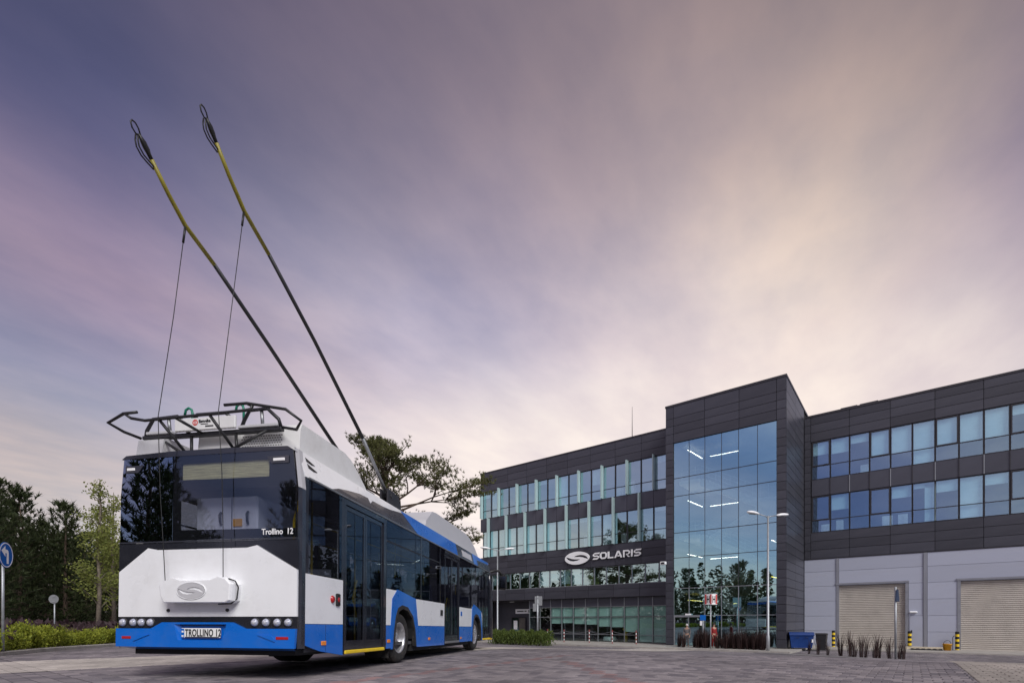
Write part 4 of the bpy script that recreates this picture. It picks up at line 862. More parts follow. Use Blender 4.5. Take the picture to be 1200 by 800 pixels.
# rounded rear corners
for sg in (-1, 1):
    pr = [(RX+.012, 1.290), (RX+.03, 1.278), (RX+.10, 1.292), (.19, 1.285), (.2, 1.25), (RX+.05, 1.268)]
    MB().prism(pr, .40, 2.42, lambda u, v, a: (u, sg*v, a)).build('corner_post', 'anthracite', BUS)
    lo = [(u, sg*v, 2.423) for u, v in pr]; hi = [(u+.03, sg*(v-.075), 2.93) for u, v in pr]; n = len(pr)
    MB().add(lo+hi, [tuple(range(n)), tuple(range(2*n-1, n-1, -1))]+[(i, i+n, (i+1) % n+n, (i+1) % n) for i in range(n)]).build('corner_cap', 'anthracite' if sg > 0 else 'pod_grey', BUS)
# retriever box on the hatch
bx = MB(); pf = [(.49, 1.06), (.44, .975), (-.455, .97), (-.505, 1.0), (-.52, 1.20), (-.46, 1.265), (-.35, 1.297), (-.24, 1.255), (.20, 1.25), (.32, 1.29), (.43, 1.25), (.51, 1.19)]
n = len(pf); c = (0, 1.13); sh = lambda k: [((a-c[0])*k+c[0], (b-c[1])*k+c[1]) for a, b in pf]
lay = [(pf, RX-.001), (pf, RX-.15), (sh(.985), RX-.175), (sh(.955), RX-.185)]
vs = [(x, a, b) for q, x in lay for a, b in q]; fs = [tuple(range(3*n, 4*n))]
for k in range(3): fs += [(k*n+i, k*n+(i+1) % n, (k+1)*n+(i+1) % n, (k+1)*n+i) for i in range(n)]
rb = bx.add(vs, fs).build('retriever_box', 'white_paint', BUS)
o = link('emblem', curve_mesh(emblem(.195, .098), .012, 'emblem', 'pod_grey'), rb, (RX-.19, .03, 1.12)); o.rotation_euler = (R(90), 0, R(-90))
MB().tube([(RX-.188, .03+.205*math.cos(2*PI*k/32), 1.12+.106*math.sin(2*PI*k/32)) for k in range(33)], .008, 6, caps=False).build('emblem_rim', 'white_paint', rb)
MB().tube([(RX-.15, -.46, 1.27), (RX-.12, -.53, 1.24), (RX-.07, -.535, 1.17), (RX-.07, -.515, 1.02), (RX-.10, -.46, .962), (RX-.06, -.25, .958)], .009, 6).build('cable', 'ink_black', rb)
for y in (.53, -.33): MB().lathe([(0, .02), (.018, .018), (.022, 0)], 10, lambda a, b, h: (RX-h, y+a, .885+b)).build('bolt', 'ink_black', BUS)
# interior seen through the glass
cb = MB().bbox(.25, 1.25, -.55, .37, .42, 2.40, .02).build('electric_cabinet', 'cabinet', BUS)
for y in (-.02, -.42): MB().tube([(.24, y, 2.03), (.20, y-.02, 2.06), (.19, y-.02, 2.15), (.24, y, 2.19)], .016, 6).build('cabinet_handle', 'ink_black', cb)
slab('warning_label', 'orange_plastic', .236, .249, -.33, -.2, 2.0, 2.10, cb); slab('cabinet_seam', 'ink_black', .244, .2499, -.18, -.172, .9, 2.38, cb)
MB().tube([(.45, -.95, 1.3), (.45, -.95, 2.1), (.5, -1.0, 2.4)], .018, 8).build('handrail', 'yellow_paint', BUS)
for x in (1.25, 2.62, 4.4, 6.15, 7.5, 9.0): 
    for y in (-.72, .45): MB().tube([(x, y, .4), (x, y, 2.55)], .017, 7).build('handrail', 'yellow_paint', BUS)
for y in (-.5, .5): MB().tube([(1.3, y, 2.32), (10.0, y, 2.32)], .017, 7).build('handrail', 'yellow_paint', BUS)
for x in (2.0, 4.6, 7.0): slab('roof_lamp', 'print_white', x, x+1.5, -.3, -.2, 2.56, 2.58, BUS)
st = MB().bbox(0, .42, -.2, .2, .40, .48, .03).add([(0, -.2, .46), (.0, .2, .46), (-.13, .2, 1.1), (-.13, -.2, 1.1), (-.07, -.2, .46), (-.07, .2, .46), (-.2, .2, 1.1), (-.2, -.2, 1.1)], [(0, 1, 2, 3), (7, 6, 5, 4), (0, 4, 5, 1), (1, 5, 6, 2), (2, 6, 7, 3), (3, 7, 4, 0)]).box(.1, .3, -.05, .05, -.1, .40).mesh('seat', 'seat_fabric')
for x in (1.6, 2.9, 3.7, 4.7, 5.6, 8.0, 8.9):
    for y in (.58, 1.0) if x < 8 else (.58, 1.0, -.62, -1.0): link('seat', st, BUS, (x, y, .5))
for x in (3.0, 3.8, 4.8, 5.5): 
    for y in (-1.0, -.62): link('seat', st, BUS, (x, y, .55))
MB().box(1.26, 1.3, -1.15, -.56, .45, 1.3).build('partition', 'cabin_grey', BUS); MB().box(2.66, 2.7, -1.2, -.75, .45, 1.35).build('partition', 'cabin_grey', BUS); MB().box(10.0, 10.06, -.2, 1.2, .45, 2.3).build('driver_partition', 'cabin_grey', BUS)
MB().box(.2, 11.4, -1.0, 1.0, 2.62, 2.66).build('ceiling', 'cabin_grey', BUS)
# ---- wheels
def wheel(x, sgn, dished):
    W = lambda a, b, h: (x+a, sgn*(1.235-h), .48+b)
    t = MB().lathe([(.29, .0), (.31, -.012), (.40, -.018), (.445, -.005), (.468, .03), (.474, .05), (.466, .055), (.466, .075), (.474, .08), (.474, .14), (.466, .145), (.466, .165), (.474, .17), (.47, .25), (.44, .28), (.29, .27)], 48, W).build('wheel', 'rubber', BUS)
    if dished: pr = [(.295, .0), (.288, -.006), (.27, .005), (.262, .03), (.255, .12), (.235, .15), (.17, .155), (.12, .14), (.115, .07), (.10, .05), (0, .045)]
    else: pr = [(.295, .0), (.288, -.006), (.27, .005), (.26, .04), (.235, .06), (.19, .03), (.165, -.01), (.12, -.015), (.10, -.03), (0, -.035)]
    rm = MB().lathe(pr, 40, W).build('rim', 'silver_rim', t)
    for k in range(10):
        a = 2*PI*k/10; h = .125 if dished else -.04; r = .20 if dished else .142
        MB().lathe([(0, 0), (.014, .0), (.016, .05)], 6, lambda p, q, hh: W(r*math.cos(a)+p, r*math.sin(a)+q, h+hh)).build('wheel_nut', 'grey_metal', rm) if sgn < 0 else None
    if dished: MB().lathe([(.29, .27), (.44, .28), (.474, .32), (.474, .50), (.44, .54), (.2, .53)], 32, W).build('inner_tyre', 'rubber', t)
for x, d in ((3.4, True), (9.3, False)):
    for sgn in (-1, 1): wheel(x, sgn, d)
for sgn in (-1, 1):
    MB().box(2.96, 2.99, sgn*.75, sgn*1.2, .12, .40).build('mudflap', 'rubber', BUS)
# ---- roof equipment
rp = [(.35, 2.97), (.38, 3.30), (.42, 3.375), (1.55, 3.385), (1.75, 3.34), (1.95, 3.24), (2.25, 3.05), (2.35, 2.97)]
MB().prism(rp, -1.08, .45, lambda u, v, a: (u, a, v)).build('rear_roof_pod', 'pod_white', BUS)
MB().prism([(.13, 2.94), (.17, 3.20), (.25, 3.23), (1.9, 3.23), (2.2, 2.97)], .80, 1.20, lambda u, v, a: (u, a, v)).build('rear_roof_pod', 'pod_grey', BUS)
g = MB()
for i in range(16):
    for j in range(6):
        y = -.22-i*.038-(.019 if j % 2 else 0); z = 3.06+j*.034; r = .0135
        g.add([(.362+(z-2.97)*.09-.012, y+r*math.cos(k*PI/3), z+r*math.sin(k*PI/3)) for k in range(6)], [tuple(range(6))])
o = g.build('vent_holes', 'ink_black', BUS); o['kind'] = 'stuff'
fp = [(5.2, 2.96), (5.35, 3.15), (5.9, 3.47), (6.2, 3.50), (9.0, 3.52), (9.5, 3.45), (10.0, 3.25), (10.3, 3.03), (10.35, 2.96)]
fn = lambda u, v, a: (u, a*(1.10-.12*(v-2.96)), v)
MB().prism(fp, -1, 1, fn).build('front_roof_pod', 'pod_grey', BUS)
MB().prism([(2.6, 2.97), (2.75, 3.12), (4.4, 3.12), (4.6, 2.97)], -.9, .9, lambda u, v, a: (u, a, v)).build('roof_hatch', 'pod_white', BUS)
pb = MB().bbox(4.55, 5.25, -.62, .55, 3.0, 3.14, .02)
for y in (-.3, .2): pb.bbox(4.75, 5.15, y-.10, y-.06, 3.1, 3.75, .01).bbox(4.75, 5.15, y+.06, y+.10, 3.1, 3.75, .01).tube([(4.95, y-.12, 3.62), (4.95, y+.12, 3.62)], .06, 10)
pb.prism([(5.0, 3.1), (5.7, 3.1), (5.35, 3.72), (5.12, 3.72)], -.40, -.2, lambda u, v, a: (u, a, v)).prism([(5.0, 3.1), (5.7, 3.1), (5.35, 3.72), (5.12, 3.72)], .1, .3, lambda u, v, a: (u, a, v)).build('pole_base', 'dark_metal', BUS)
def trolley_pole(y, pts, tip):
    # pts (x,z) from pivot to the head
    P = [(a, y, b) for a, b in pts]
    po = MB().tube(P[0:2]+P[1:2], [.034, .034, .034], 10); po = MB().tube(P[0:2], .036, 10).build('trolley_pole', 'grey_metal', BUS)
    MB().tube(P[1:4], [.036, .030, .027], 10).build('pole_shaft', 'pole_black', po)
    MB().tube(P[3:], [.027, .027, .025, .024], 10).build('pole_tip', 'pole_yellow', po)
    for q in (1, ): MB().tube([Vector(P[q])-(Vector(P[q])-Vector(P[q+1])).normalized()*-.06, Vector(P[q])+(Vector(P[q])-Vector(P[q+1])).normalized()*.06], .048, 10).build('pole_joint', 'ink_black', po)
    e = Vector(P[-1]); d = (e-Vector(P[-2])).normalized(); n = Vector((0, 1, 0)); u = n.cross(d).normalized()
    if u.z < 0: u = -u
    d = d*.52; u = u*.56; hd = MB().tube([e-d*.02, e+d*.10, e+d*.20, e+d*.30, e+d*.42], [.022, .024, .030, .026, .012], 10)
    hd.build('current_collector', 'ink_black', po)
    lp = MB()
    for off, s in ((.0, 1), (.035, 1)):
        lp.tube([e-d*.16+n*off, e-d*.02-u*.10+n*off, e+d*.10-u*.17+n*off, e+d*.24-u*.18+n*off, e+d*.34-u*.12+n*off, e+d*.42-u*.02+n*off], .009, 6)
    lp.tube([e+d*.38-u*.02, e+d*.44-u*.09, e+d*.53-u*.11, e+d*.62-u*.07, e+d*.64, e+d*.59+u*.06, e+d*.50+u*.07, e+d*.40+u*.03], .009, 6); lp.tube([e+d*.05+u*.03, e+d*.16+u*.08, e+d*.28+u*.08, e+d*.40+u*.02], .009, 6)
    lp.build('guard_loop', 'ink_black', po)
    return po
RP = [(5.04, 3.575), (3.725, 4.482), (1.977, 5.446), (.774, 6.025), (.258, 6.231), (-.02, 6.45), (-.245, 6.665)]
LP = [(5.04, 3.64), (3.70, 4.22), (1.446, 5.17), (.326, 5.613), (-.166, 5.761), (-.42, 5.94), (-.66, 6.145)]
trolley_pole(-.3, RP, None); trolley_pole(.2, LP, None)
def rope(pts):
    o = MB().tube(pts, .005, 6).build('rope', 'ink_black', BUS)
    MB().tube([pts[0], Vector(pts[0])+(Vector(pts[1])-Vector(pts[0])).normalized()*.2], .014, 7).build('rope_clamp', 'ink_black', o)
rope([(.252, -.3, 6.20), (.05, -.30, 4.8), (-.17, -.31, 3.36), (-.10, -.31, 2.6), (-.10, -.335, 1.9), (-.12, -.36, 1.28)])
rope([(-.166, .2, 5.74), (-.17, .35, 4.6), (-.17, .555, 3.34), (-.10, .58, 2.4), (-.10, .53, 1.8), (-.12, .47, 1.26)])
# ---- pole catcher rack on the roof edge
rk = MB()
rk.tube([(-.15, .98, 3.36), (-.15, .77, 3.315), (-.15, .5, 3.32), (-.15, -.66, 3.345), (-.14, -.735, 3.36), (-.13, -.75, 3.40), (-.12, -.68, 3.435)], .019, 8)
rk.tube([(-.15, .89, 3.432), (-.15, 1.09, 3.428), (-.12, 1.36, 3.338), (.05, 1.30, 3.28), (.25, 1.24, 3.262)], .019, 8)
rk.tube([(-.15, 1.07, 3.42), (-.15, .98, 3.36)], .017, 8)
rk.tube([(-.15, -.375, 3.432), (-.14, -.68, 3.437), (-.1, -1.18, 3.345), (-.05, -1.36, 3.21), (.1, -1.20, 3.17), (.25, -.9, 3.28)], .019, 8)
rk = rk.build('catcher_rack', 'pole_black', BUS)
MB().bbox(.22, .30, -.90, 1.20, 3.235, 3.285, .008).build('rack_rail', 'dark_metal', rk)
for a, b in ((1.12, .72), (-.28, -.86)): MB().bbox(.20, .32, min(a, b), max(a, b), 3.287, 3.325, .006).build('rack_tray', 'pod_grey', rk)
for pts in ([(.25, 1.16, 3.28), (.25, 1.15, 3.36), (.22, 1.02, 3.50), (.2, .62, 3.505), (.22, .52, 3.42), (.25, .50, 3.28)], [(.25, .5, 3.30), (.22, .40, 3.44), (.2, .32, 3.505), (.2, -.10, 3.505), (.22, -.2, 3.42)], [(.25, -.30, 3.30), (.23, -.36, 3.40), (.2, -.46, 3.51), (.2, -.72, 3.515), (.23, -.86, 3.38), (.25, -.88, 3.29)]):
    MB().tube(pts, .024, 8).build('rack_hoop', 'dark_metal', rk)
for y in (.78, -.62): MB().tube([(.25, y, 3.28), (.22, y, 3.50)], .022, 8).build('rack_post', 'grey_metal', rk)
for a, b in (((-.15, .57, 3.325), (.15, .42, 2.96)), ((-.15, -.16, 3.335), (.15, -.30, 2.96)), ((.25, .95, 3.25), (.10, .45, 2.96)), ((.25, -.72, 3.27), (.10, -.26, 2.96)), ((.25, .45, 3.25), (.2, .40, 2.96)), ((.25, -.22, 3.25), (.2, -.28, 2.96)), ((-.12, .34, 3.33), (.25, .28, 3.27))):
    MB().tube([a, b], .020, 8).build('rack_strut', 'pole_black', rk)
sg_ = MB().bbox(.17, .21, -.27, .645, 3.285, 3.455, .01).build('rack_sign', 'pod_white', BUS)
rear_text('Kontaktron', .05, .24, 3.385, 'ink_black', .167, sg_, bold=.001) if False else rear_text('Esmelka', .055, .27, 3.385, 'ink_black', .167, sg_, bold=.0015)
MB().lathe([(.026, 0), (.034, .004), (.042, 0)], 18, lambda a, b, h: (.169-h, .325+a, 3.39+b)).build('sign_ring', 'red_ink', sg_); slab('sign_stroke', 'red_ink', .165, .169, .318, .332, 3.365, 3.415, sg_); slab('sign_line', 'ink_black', .165, .169, .13, .24, 3.36, 3.367, sg_); slab('sign_line', 'ink_black', .165, .169, .05, .17, 3.325, 3.34, sg_)
for y in (.545, -.235):
    MB().tube([(.30, y-.06+.0, 3.40), (.30, y-.06, 3.58), (.30, y-.045, 3.63), (.30, y, 3.655), (.30, y+.045, 3.63), (.30, y+.06, 3.56)], .016, 8).build('green_hose', 'green_hose', BUS)

# ================================================================== PLANTS
def needle_tuft(mb, p, d, r, n, rg, flat=.0):
    d = d.normalized(); a = d.orthogonal().normalized(); b = d.cross(a)
    for k in range(n):
        th = rg.uniform(0, 2*PI); sp = rg.uniform(.25, 1.0); e = (d*rg.uniform(.5, 1.0) + (a*math.cos(th)+b*math.sin(th))*sp).normalized()
        w = e.cross(Vector((rg.uniform(-1, 1), rg.uniform(-1, 1), rg.uniform(-1, 1)))).normalized()*r*.09; q = p+d*rg.uniform(-.3, .3)*r; t = q+e*r*rg.uniform(.7, 1.15)
        mb.add([q-w, q+w, t], [(0, 1, 2)])
def young_pine(seed, H, spread):
    rg = random.Random(seed); tr = MB(); lf = MB()
    pts = [Vector((rg.uniform(-.05, .05)*i*.3, rg.uniform(-.05, .05)*i*.3, H*i/8)) for i in range(9)]; pts[0] = Vector((0, 0, -.3))
    tr.tube(pts, [.16*(1-i/8.6)*H/9 for i in range(9)], 7)
    def trunk_at(z): f = max(0, min(7.99, z/H*8)); i = int(f); return pts[i].lerp(pts[i+1], f-i)
    z = H*.10
    while z < H*.97:
        f = z/H; L = spread*(1.05-f)**.75*min(1, .55+f*3)*rg.uniform(.8, 1.1); nb = rg.randint(5, 7); a0 = rg.uniform(0, 2*PI)
        for k in range(nb):
            a = a0+2*PI*k/nb+rg.uniform(-.3, .3); l = L*rg.uniform(.65, 1.15); rise = rg.uniform(.15, .4)+f*.7
            base = trunk_at(z+rg.uniform(-.1, .1)); P = [base]
            for i in range(1, 5):
                t = i/4; P.append(base+Vector((math.cos(a)*l*t, math.sin(a)*l*t, l*(rise*t*t+.08*t-.10*(1-f)*t))))
            tr.tube(P, [.03*(1-i/4.5)*(1.2-f) for i in range(5)], 4, caps=False)
            nt = max(3, int(l*5.5))
            for i in range(nt):
                t = .25+.75*(i+rg.random())/nt; j = min(3, int(t*4)); q = P[j].lerp(P[j+1], t*4-j); d = (P[j+1]-P[j]).normalized()
                sd = Vector((-math.sin(a), math.cos(a), 0))*rg.choice((-1, 1))*rg.uniform(.0, .45)*l*(1.1-t)
                dd = (d+sd*1.2+Vector((0, 0, .55+f*.5))).normalized()
                needle_tuft(lf, q+sd+Vector((0, 0, rg.uniform(-.05, .12))), dd, rg.uniform(.22, .38), 11, rg)
            needle_tuft(lf, P[-1], (P[-1]-P[-2])+Vector((0, 0, .12)), .36, 14, rg)
        z += H*rg.uniform(.032, .052)
    for k in range(8): needle_tuft(lf, pts[-1]+Vector((rg.uniform(-.05, .05), rg.uniform(-.05, .05), -.5+k*.08)), Vector((rg.uniform(-.3, .3), rg.uniform(-.3, .3), 1)), .3, 12, rg)
    return tr.mesh('trunk', 'pine_bark'), lf.mesh('crown', 'pine_needles')
PINES = [young_pine(s, h, w) for s, h, w in ((1, 9.6, 2.5), (2, 9.0, 2.1), (3, 8.4, 2.3))]
def place_tree(name, variant, x, y, sc, rz, label, group=None, cat='tree'):
    t = empty(name, (x, y, zg(x, y)-.02), (0, 0, rz), label=label, cat=cat, group=group); t.scale = (sc, sc, sc)
    link('trunk', variant[0], t); link('crown', variant[1], t); return t
def atY(u, Y): return (u-600)/588*Y
G = 'young pines at the edge of the yard'
for i, (u, Y, v, sc, rz, lab) in enumerate(((-12, 27, 0, .93, .4, 'dense dark pine right behind the blue arrow sign'), (24, 31, 0, .98, 1.9, 'broad dark pine just right of the blue arrow sign'), (77, 32, 1, .96, 4.2, 'slender dark pine behind the back of a round sign'),
        (52, 37, 2, 1.0, 3.0, 'shorter dark pine half hidden between two taller pines'), (100, 38, 2, .92, 5.0, 'low dark pine standing beside the pale green birch'), (-2, 40, 1, 1.1, 2.2, 'dark pine in the second row behind the broad pine'), (130, 41, 0, .80, 1.0, 'dark pine behind the birch, partly covered by the bus'), (66, 44, 0, .95, 5.5, 'distant dark pine filling the gap between two pines'))):
    place_tree('pine_tree', PINES[v], atY(u, Y), Y, sc, rz, lab, G)
for i, (x, y, v, sc) in enumerate(((-19.5, -3.5, 0, .95), (-24.5, -8.0, 1, 1.0), (-19.0, -12.5, 2, 1.05), (-26, 2.5, 0, 1.0), (-28, 10, 1, 1.0), (-23.5, -16, 0, 1.1), (-30, -14, 2, 1.1), (-15, -22, 1, 1.0), (-33, -4, 0, 1.15), (-10, -27, 2, 1.0), (-2, -29, 0, 1.1), (6, -30, 1, 1.1))):
    place_tree('pine_tree', PINES[v], x, y, sc, i*1.3, 'pine behind the photographer, seen only mirrored in glass', 'pines mirrored in the glass')
def old_pine(seed):
    rg = random.Random(seed); tr = MB(); lf = MB()
    T = [Vector((0, 0, -.3)), Vector((.15, 0, 2.5)), Vector((.05, .1, 5)), Vector((-.1, 0, 7.2)), Vector((.1, 0, 9)), Vector((.0, .1, 10.6))]
    tr.tube(T, [.26, .22, .19, .16, .11, .05], 9)
    def limb(p, d, L, r, depth):
        P = [p]; dd = d.normalized()
        for i in range(4):
            dd = (dd+Vector((rg.uniform(-.26, .26), rg.uniform(-.26, .26), rg.uniform(-.10, .10)))).normalized(); P.append(P[-1]+dd*L/4)
        tr.tube(P, [r, r*.82, r*.64, r*.48, r*.3], 5, caps=False)
        if depth == 0 or L < .7:
            for i in range(1, 5):
                for k in range(4):
                    q = P[i]+Vector((rg.uniform(-.30, .30), rg.uniform(-.30, .30), rg.uniform(-.06, .14)))
                    needle_tuft(lf, q, Vector((rg.uniform(-.6, .6), rg.uniform(-.6, .6), .8)), rg.uniform(.12, .20), 11, rg)
            return
        nb = rg.randint(4, 5)
        for k in range(nb):
            i = rg.choice((1, 2, 3, 3, 4)); a = rg.uniform(0, 2*PI); nd = (dd*1.0+Vector((math.cos(a), math.sin(a), rg.uniform(-.15, .45)))*.85).normalized()
            limb(P[i], nd, L*rg.uniform(.40, .58), r*.5, depth-1)
        limb(P[-1], dd, L*.42, r*.32, depth-1)
    # limbs: height, azimuth, rise, length
    for z, az, rise, L in ((6.0, .15, .35, 3.4), (6.6, 2.9, .45, 3.4), (6.9, 1.5, .3, 2.6), (7.4, -.25, .70, 3.9), (7.7, 3.5, .75, 3.2), (8.2, .5, .95, 3.0), (8.6, 2.6, .95, 2.6), (8.8, -1.3, .6, 2.4), (9.4, 1.2, 1.1, 1.9), (9.8, 4.0, 1.2, 1.8), (10.2, .1, 1.3, 1.6), (5.3, -.4, .08, 3.3), (5.5, 3.3, .12, 2.9), (10.4, 3.0, 1.6, 1.4), (7.0, 3.0, .25, 4.6), (6.3, 3.3, .2, 4.6), (7.6, 2.8, .4, 4.2), (5.9, .4, .15, 3.0), (7.9, -.05, .45, 3.3), (8.3, 3.2, .5, 3.4)):
        f = [q for q in range(5) if T[q].z <= z <= T[q+1].z][0]; p = T[f].lerp(T[f+1], (z-T[f].z)/(T[f+1].z-T[f].z))
        limb(p, Vector((math.cos(az), math.sin(az), rise)), L, .085, 2)
    return tr.mesh('trunk', 'pine_bark'), lf.mesh('crown', 'old_pine_needles')
OP = old_pine(5)
t = place_tree('old_pine_tree', OP, atY(452, 32), 32, 1.0, 0.0, 'tall open-crowned pine behind the trolleybus'); t.scale = (1.22, 1.15, 1.06)
t = place_tree('old_pine_tree', OP, atY(528, 52), 52, .74, 2.2, 'small pine top just showing above the front roof of the bus')
def birch(seed, H):
    rg = random.Random(seed); tr = MB(); lf = MB()
    T = [Vector((0, 0, -.3)), Vector((.1, .0, H*.3)), Vector((.0, .1, H*.6)), Vector((.15, 0, H*.82)), Vector((.1, 0, H))]
    tr.tube(T, [.13, .10, .07, .045, .015], 7)
    for i in range(46):
        z = H*rg.uniform(.18, .97); f = [q for q in range(4) if T[q].z <= z <= T[q+1].z][0]; p = T[f].lerp(T[f+1], (z-T[f].z)/(T[f+1].z-T[f].z)); a = rg.uniform(0, 2*PI); L = (1.9*(1.08-z/H)+.35)*rg.uniform(.7, 1.2)
        P = [p]; d = Vector((math.cos(a)*.7, math.sin(a)*.7, .9))
        for k in range(4): d = (d+Vector((rg.uniform(-.2, .2), rg.uniform(-.2, .2), -.10))).normalized(); P.append(P[-1]+d*L/4)
        tr.tube(P, [.025, .02, .015, .01, .006], 4, caps=False)
        for k in range(int(60*L)):
            j = rg.randint(1, 3); q = P[j].lerp(P[j+1], rg.random())+Vector((rg.gauss(0, .16), rg.gauss(0, .16), rg.gauss(0, .14))); s = rg.uniform(.04, .08)
            e1 = Vector((rg.uniform(-1, 1), rg.uniform(-1, 1), rg.uniform(-1, 1))).normalized(); e2 = e1.orthogonal().normalized()
            lf.add([q-e1*s, q+e2*s*.7, q+e1*s, q-e2*s*.7], [(0, 1, 2, 3)])
    return tr.mesh('trunk', 'birch_bark'), lf.mesh('crown', 'birch_leaves')
BI = birch(4, 8.6)
place_tree('birch_tree', BI, atY(114, 29.5), 29.5, 1.10, .4, 'pale green birch with sparse leaves beside the rear of the bus')
place_tree('birch_tree', BI, atY(134, 33), 33, 1.12, 2.6, 'pale green birch half covered by the rear corner of the bus')
# wood on the far side of the road, mirrored in the glass fronts
rg = random.Random(77); wd = MB()
for i in range(275):
    a = R(98+i*.80+rg.uniform(-.6, .6)); D = rg.uniform(58, 84); X, Y = D*math.cos(a), D*math.sin(a); H = rg.uniform(8, 13.5); w = rg.uniform(1.6, 2.8); z0 = zg(X, Y)
    wd.tube([(X, Y, z0-.3), (X, Y, z0+H*.9)], [.18, .05], 4, caps=False)
    for k in range(210):
        t = rg.random()**1.2; r = w*(1.1-t)**.7*rg.random()**.5; b = rg.uniform(0, 2*PI); q = Vector((X+r*math.cos(b), Y+r*math.sin(b), z0+.3+t*H)); s = rg.uniform(.25, .6)
        e1 = Vector((rg.uniform(-1, 1), rg.uniform(-1, 1), rg.uniform(0, 1))).normalized(); e2 = e1.orthogonal().normalized(); wd.add([q-e1*s, q+e2*s*.6, q+e1*s, q-e2*s*.6], [(0, 1, 2, 3)])
tag(wd.build('distant_wood', 'pine_needles'), 'dark wood beyond the yard behind the photographer', 'wood', kind='stuff')
# undergrowth behind the hedge
rg = random.Random(21); ug = MB()
for i in range(5200):
    t = rg.random(); k = KERB[int(t*52)+4]; w = rg.uniform(1.8, 13); X, Y = k[0]-w*.93+rg.uniform(-1, 1), k[1]+w*.35+rg.uniform(-1, 1); h = rg.uniform(.1, 1.0)*min(1, .35+w*.12); s = rg.uniform(.07, .16)
    q = Vector((X, Y, zg(X, Y)+h)); e1 = Vector((rg.uniform(-1, 1), rg.uniform(-1, 1), rg.uniform(.2, 1.4))).normalized(); e2 = e1.orthogonal().normalized()
    ug.add([q-e1*s, q+e2*s*.6, q+e1*s*1.5, q-e2*s*.6], [(0, 1, 2, 3)])
tag(ug.build('undergrowth', 'undergrowth'), 'low purplish undergrowth beneath the pines', 'undergrowth', kind='stuff')
# hedge shrubs along the kerb
def shrub(seed, H, rad, m, n, leaf=.035):
    rg = random.Random(seed); mb = MB()
    for k in range(9):
        a = rg.uniform(0, 2*PI); tip = Vector((math.cos(a)*rad*rg.uniform(.1, .8), math.sin(a)*rad*rg.uniform(.1, .8), H*rg.uniform(.75, 1.08)))
        mb.tube([(0, 0, -.03), tip*.5, tip], [.008, .006, .003], 4, caps=False)
        for i in range(n//9):
            t = rg.uniform(.12, 1.0); q = Vector((tip.x*t, tip.y*t, tip.z*t))+Vector((rg.gauss(0, rad*.30), rg.gauss(0, rad*.30), rg.gauss(0, .02))); s = leaf*rg.uniform(.7, 1.3)
            e1 = Vector((rg.uniform(-.7, .7), rg.uniform(-.7, .7), rg.uniform(.2, 1))).normalized(); e2 = e1.orthogonal().normalized()
            mb.add([q-e1*s*.6, q+e2*s*.45, q+e1*s*1.3, q-e2*s*.45], [(0, 1, 2, 3)])
    return mb.mesh('shrub', m)
SHR = [shrub(s, h, .24, 'hedge_leaves', 560) for s, h in ((1, .50), (2, .58), (3, .45), (4, .54))]
KD = dense(KERB, .30); rg = random.Random(5); k = 0
for i, (X, Y) in enumerate(KD):
    if not (7.0 < Y < 27): continue
    for row in (.45, .95):
        d = Vector((.42, -.9)) ; nx, ny = -.9, .42
        x_, y_ = X-row*.9+rg.uniform(-.08, .08), Y+row*.42+rg.uniform(-.08, .08)
        if x_ < -1.10*y_: continue
        if row > .5 and i % 2: continue
        o = link('hedge_shrub', SHR[k % 4], None, (x_, y_, zg(x_, y_)+.06)); s = rg.uniform(.85, 1.2); o.scale = (s, s, s*rg.uniform(.9, 1.15)); o.rotation_euler = (0, 0, rg.uniform(0, 6)); k += 1
        tag(o, 'small bright green shrub in the clipped row along the left kerb', 'shrub', 'hedge shrubs along the kerb')
# long hedge by the lamp post in front of the office
lh = MB(); rg = random.Random(8); A = Vector((atY(578, 38.6), 38.6)); Bp = Vector((atY(645, 35.2), 35.2)); dv = (Bp-A); nv = Vector((-dv.y, dv.x)).normalized()
for i in range(6500):
    t = rg.random(); w = rg.gauss(0, .28); c = A+dv*t+nv*w; h = .98*rg.random()**.7*(1-.25*abs(w))*(1+.12*math.sin(t*39)+.1*rg.random()); s = rg.uniform(.04, .09)
    q = Vector((c.x, c.y, zg(c.x, c.y)+h)); e1 = Vector((rg.uniform(-.5, .5), rg.uniform(-.5, .5), 1)).normalized(); e2 = Vector((e1.z, 0, -e1.x)).normalized()
    e2 = (e2+Vector((0, rg.uniform(-1, 1), 0))).normalized(); lh.add([q-e1*s, q+e2*s*.4, q+e1*s*1.5, q-e2*s*.4], [(0, 1, 2, 3)])
for i in range(40):
    c = A+dv*(i+.5)/40; lh.tube([(c.x, c.y, zg(c.x, c.y)-.05), (c.x+rg.uniform(-.1, .1), c.y, zg(c.x, c.y)+.9)], .012, 4)
tag(lh.build('long_hedge', 'long_hedge_leaves'), 'waist-high green hedge beside the lamp post ahead of the bus', 'hedge')
# purple ornamental grasses
def grass(seed, H, rad, n):
    rg = random.Random(seed); mb = MB()
    for i in range(n):
        a = rg.uniform(0, 2*PI); r0 = rg.uniform(0, rad*.45); h = H*rg.uniform(.5, 1.08); ln = rg.uniform(.0, .9)*rad
        b = Vector((math.cos(a)*r0, math.sin(a)*r0, -.05)); m_ = b+Vector((math.cos(a)*ln*.35, math.sin(a)*ln*.35, h*.6)); t = b+Vector((math.cos(a)*ln, math.sin(a)*ln, h)); w = Vector((-math.sin(a+.8), math.cos(a+.8), 0))*rg.uniform(.006, .013); k2 = m_.lerp(t, .6)+Vector((math.cos(a), math.sin(a), 0))*ln*.10; t = t+Vector((math.cos(a), math.sin(a), -.5))*ln*.35
        mb.add([b-w, b+w, m_+w*1.1, m_-w*1.1, k2+w*.7, k2-w*.7, t], [(0, 1, 2, 3), (3, 2, 4, 5), (5, 4, 6)])
    return mb.mesh('grass', 'grass_purple')
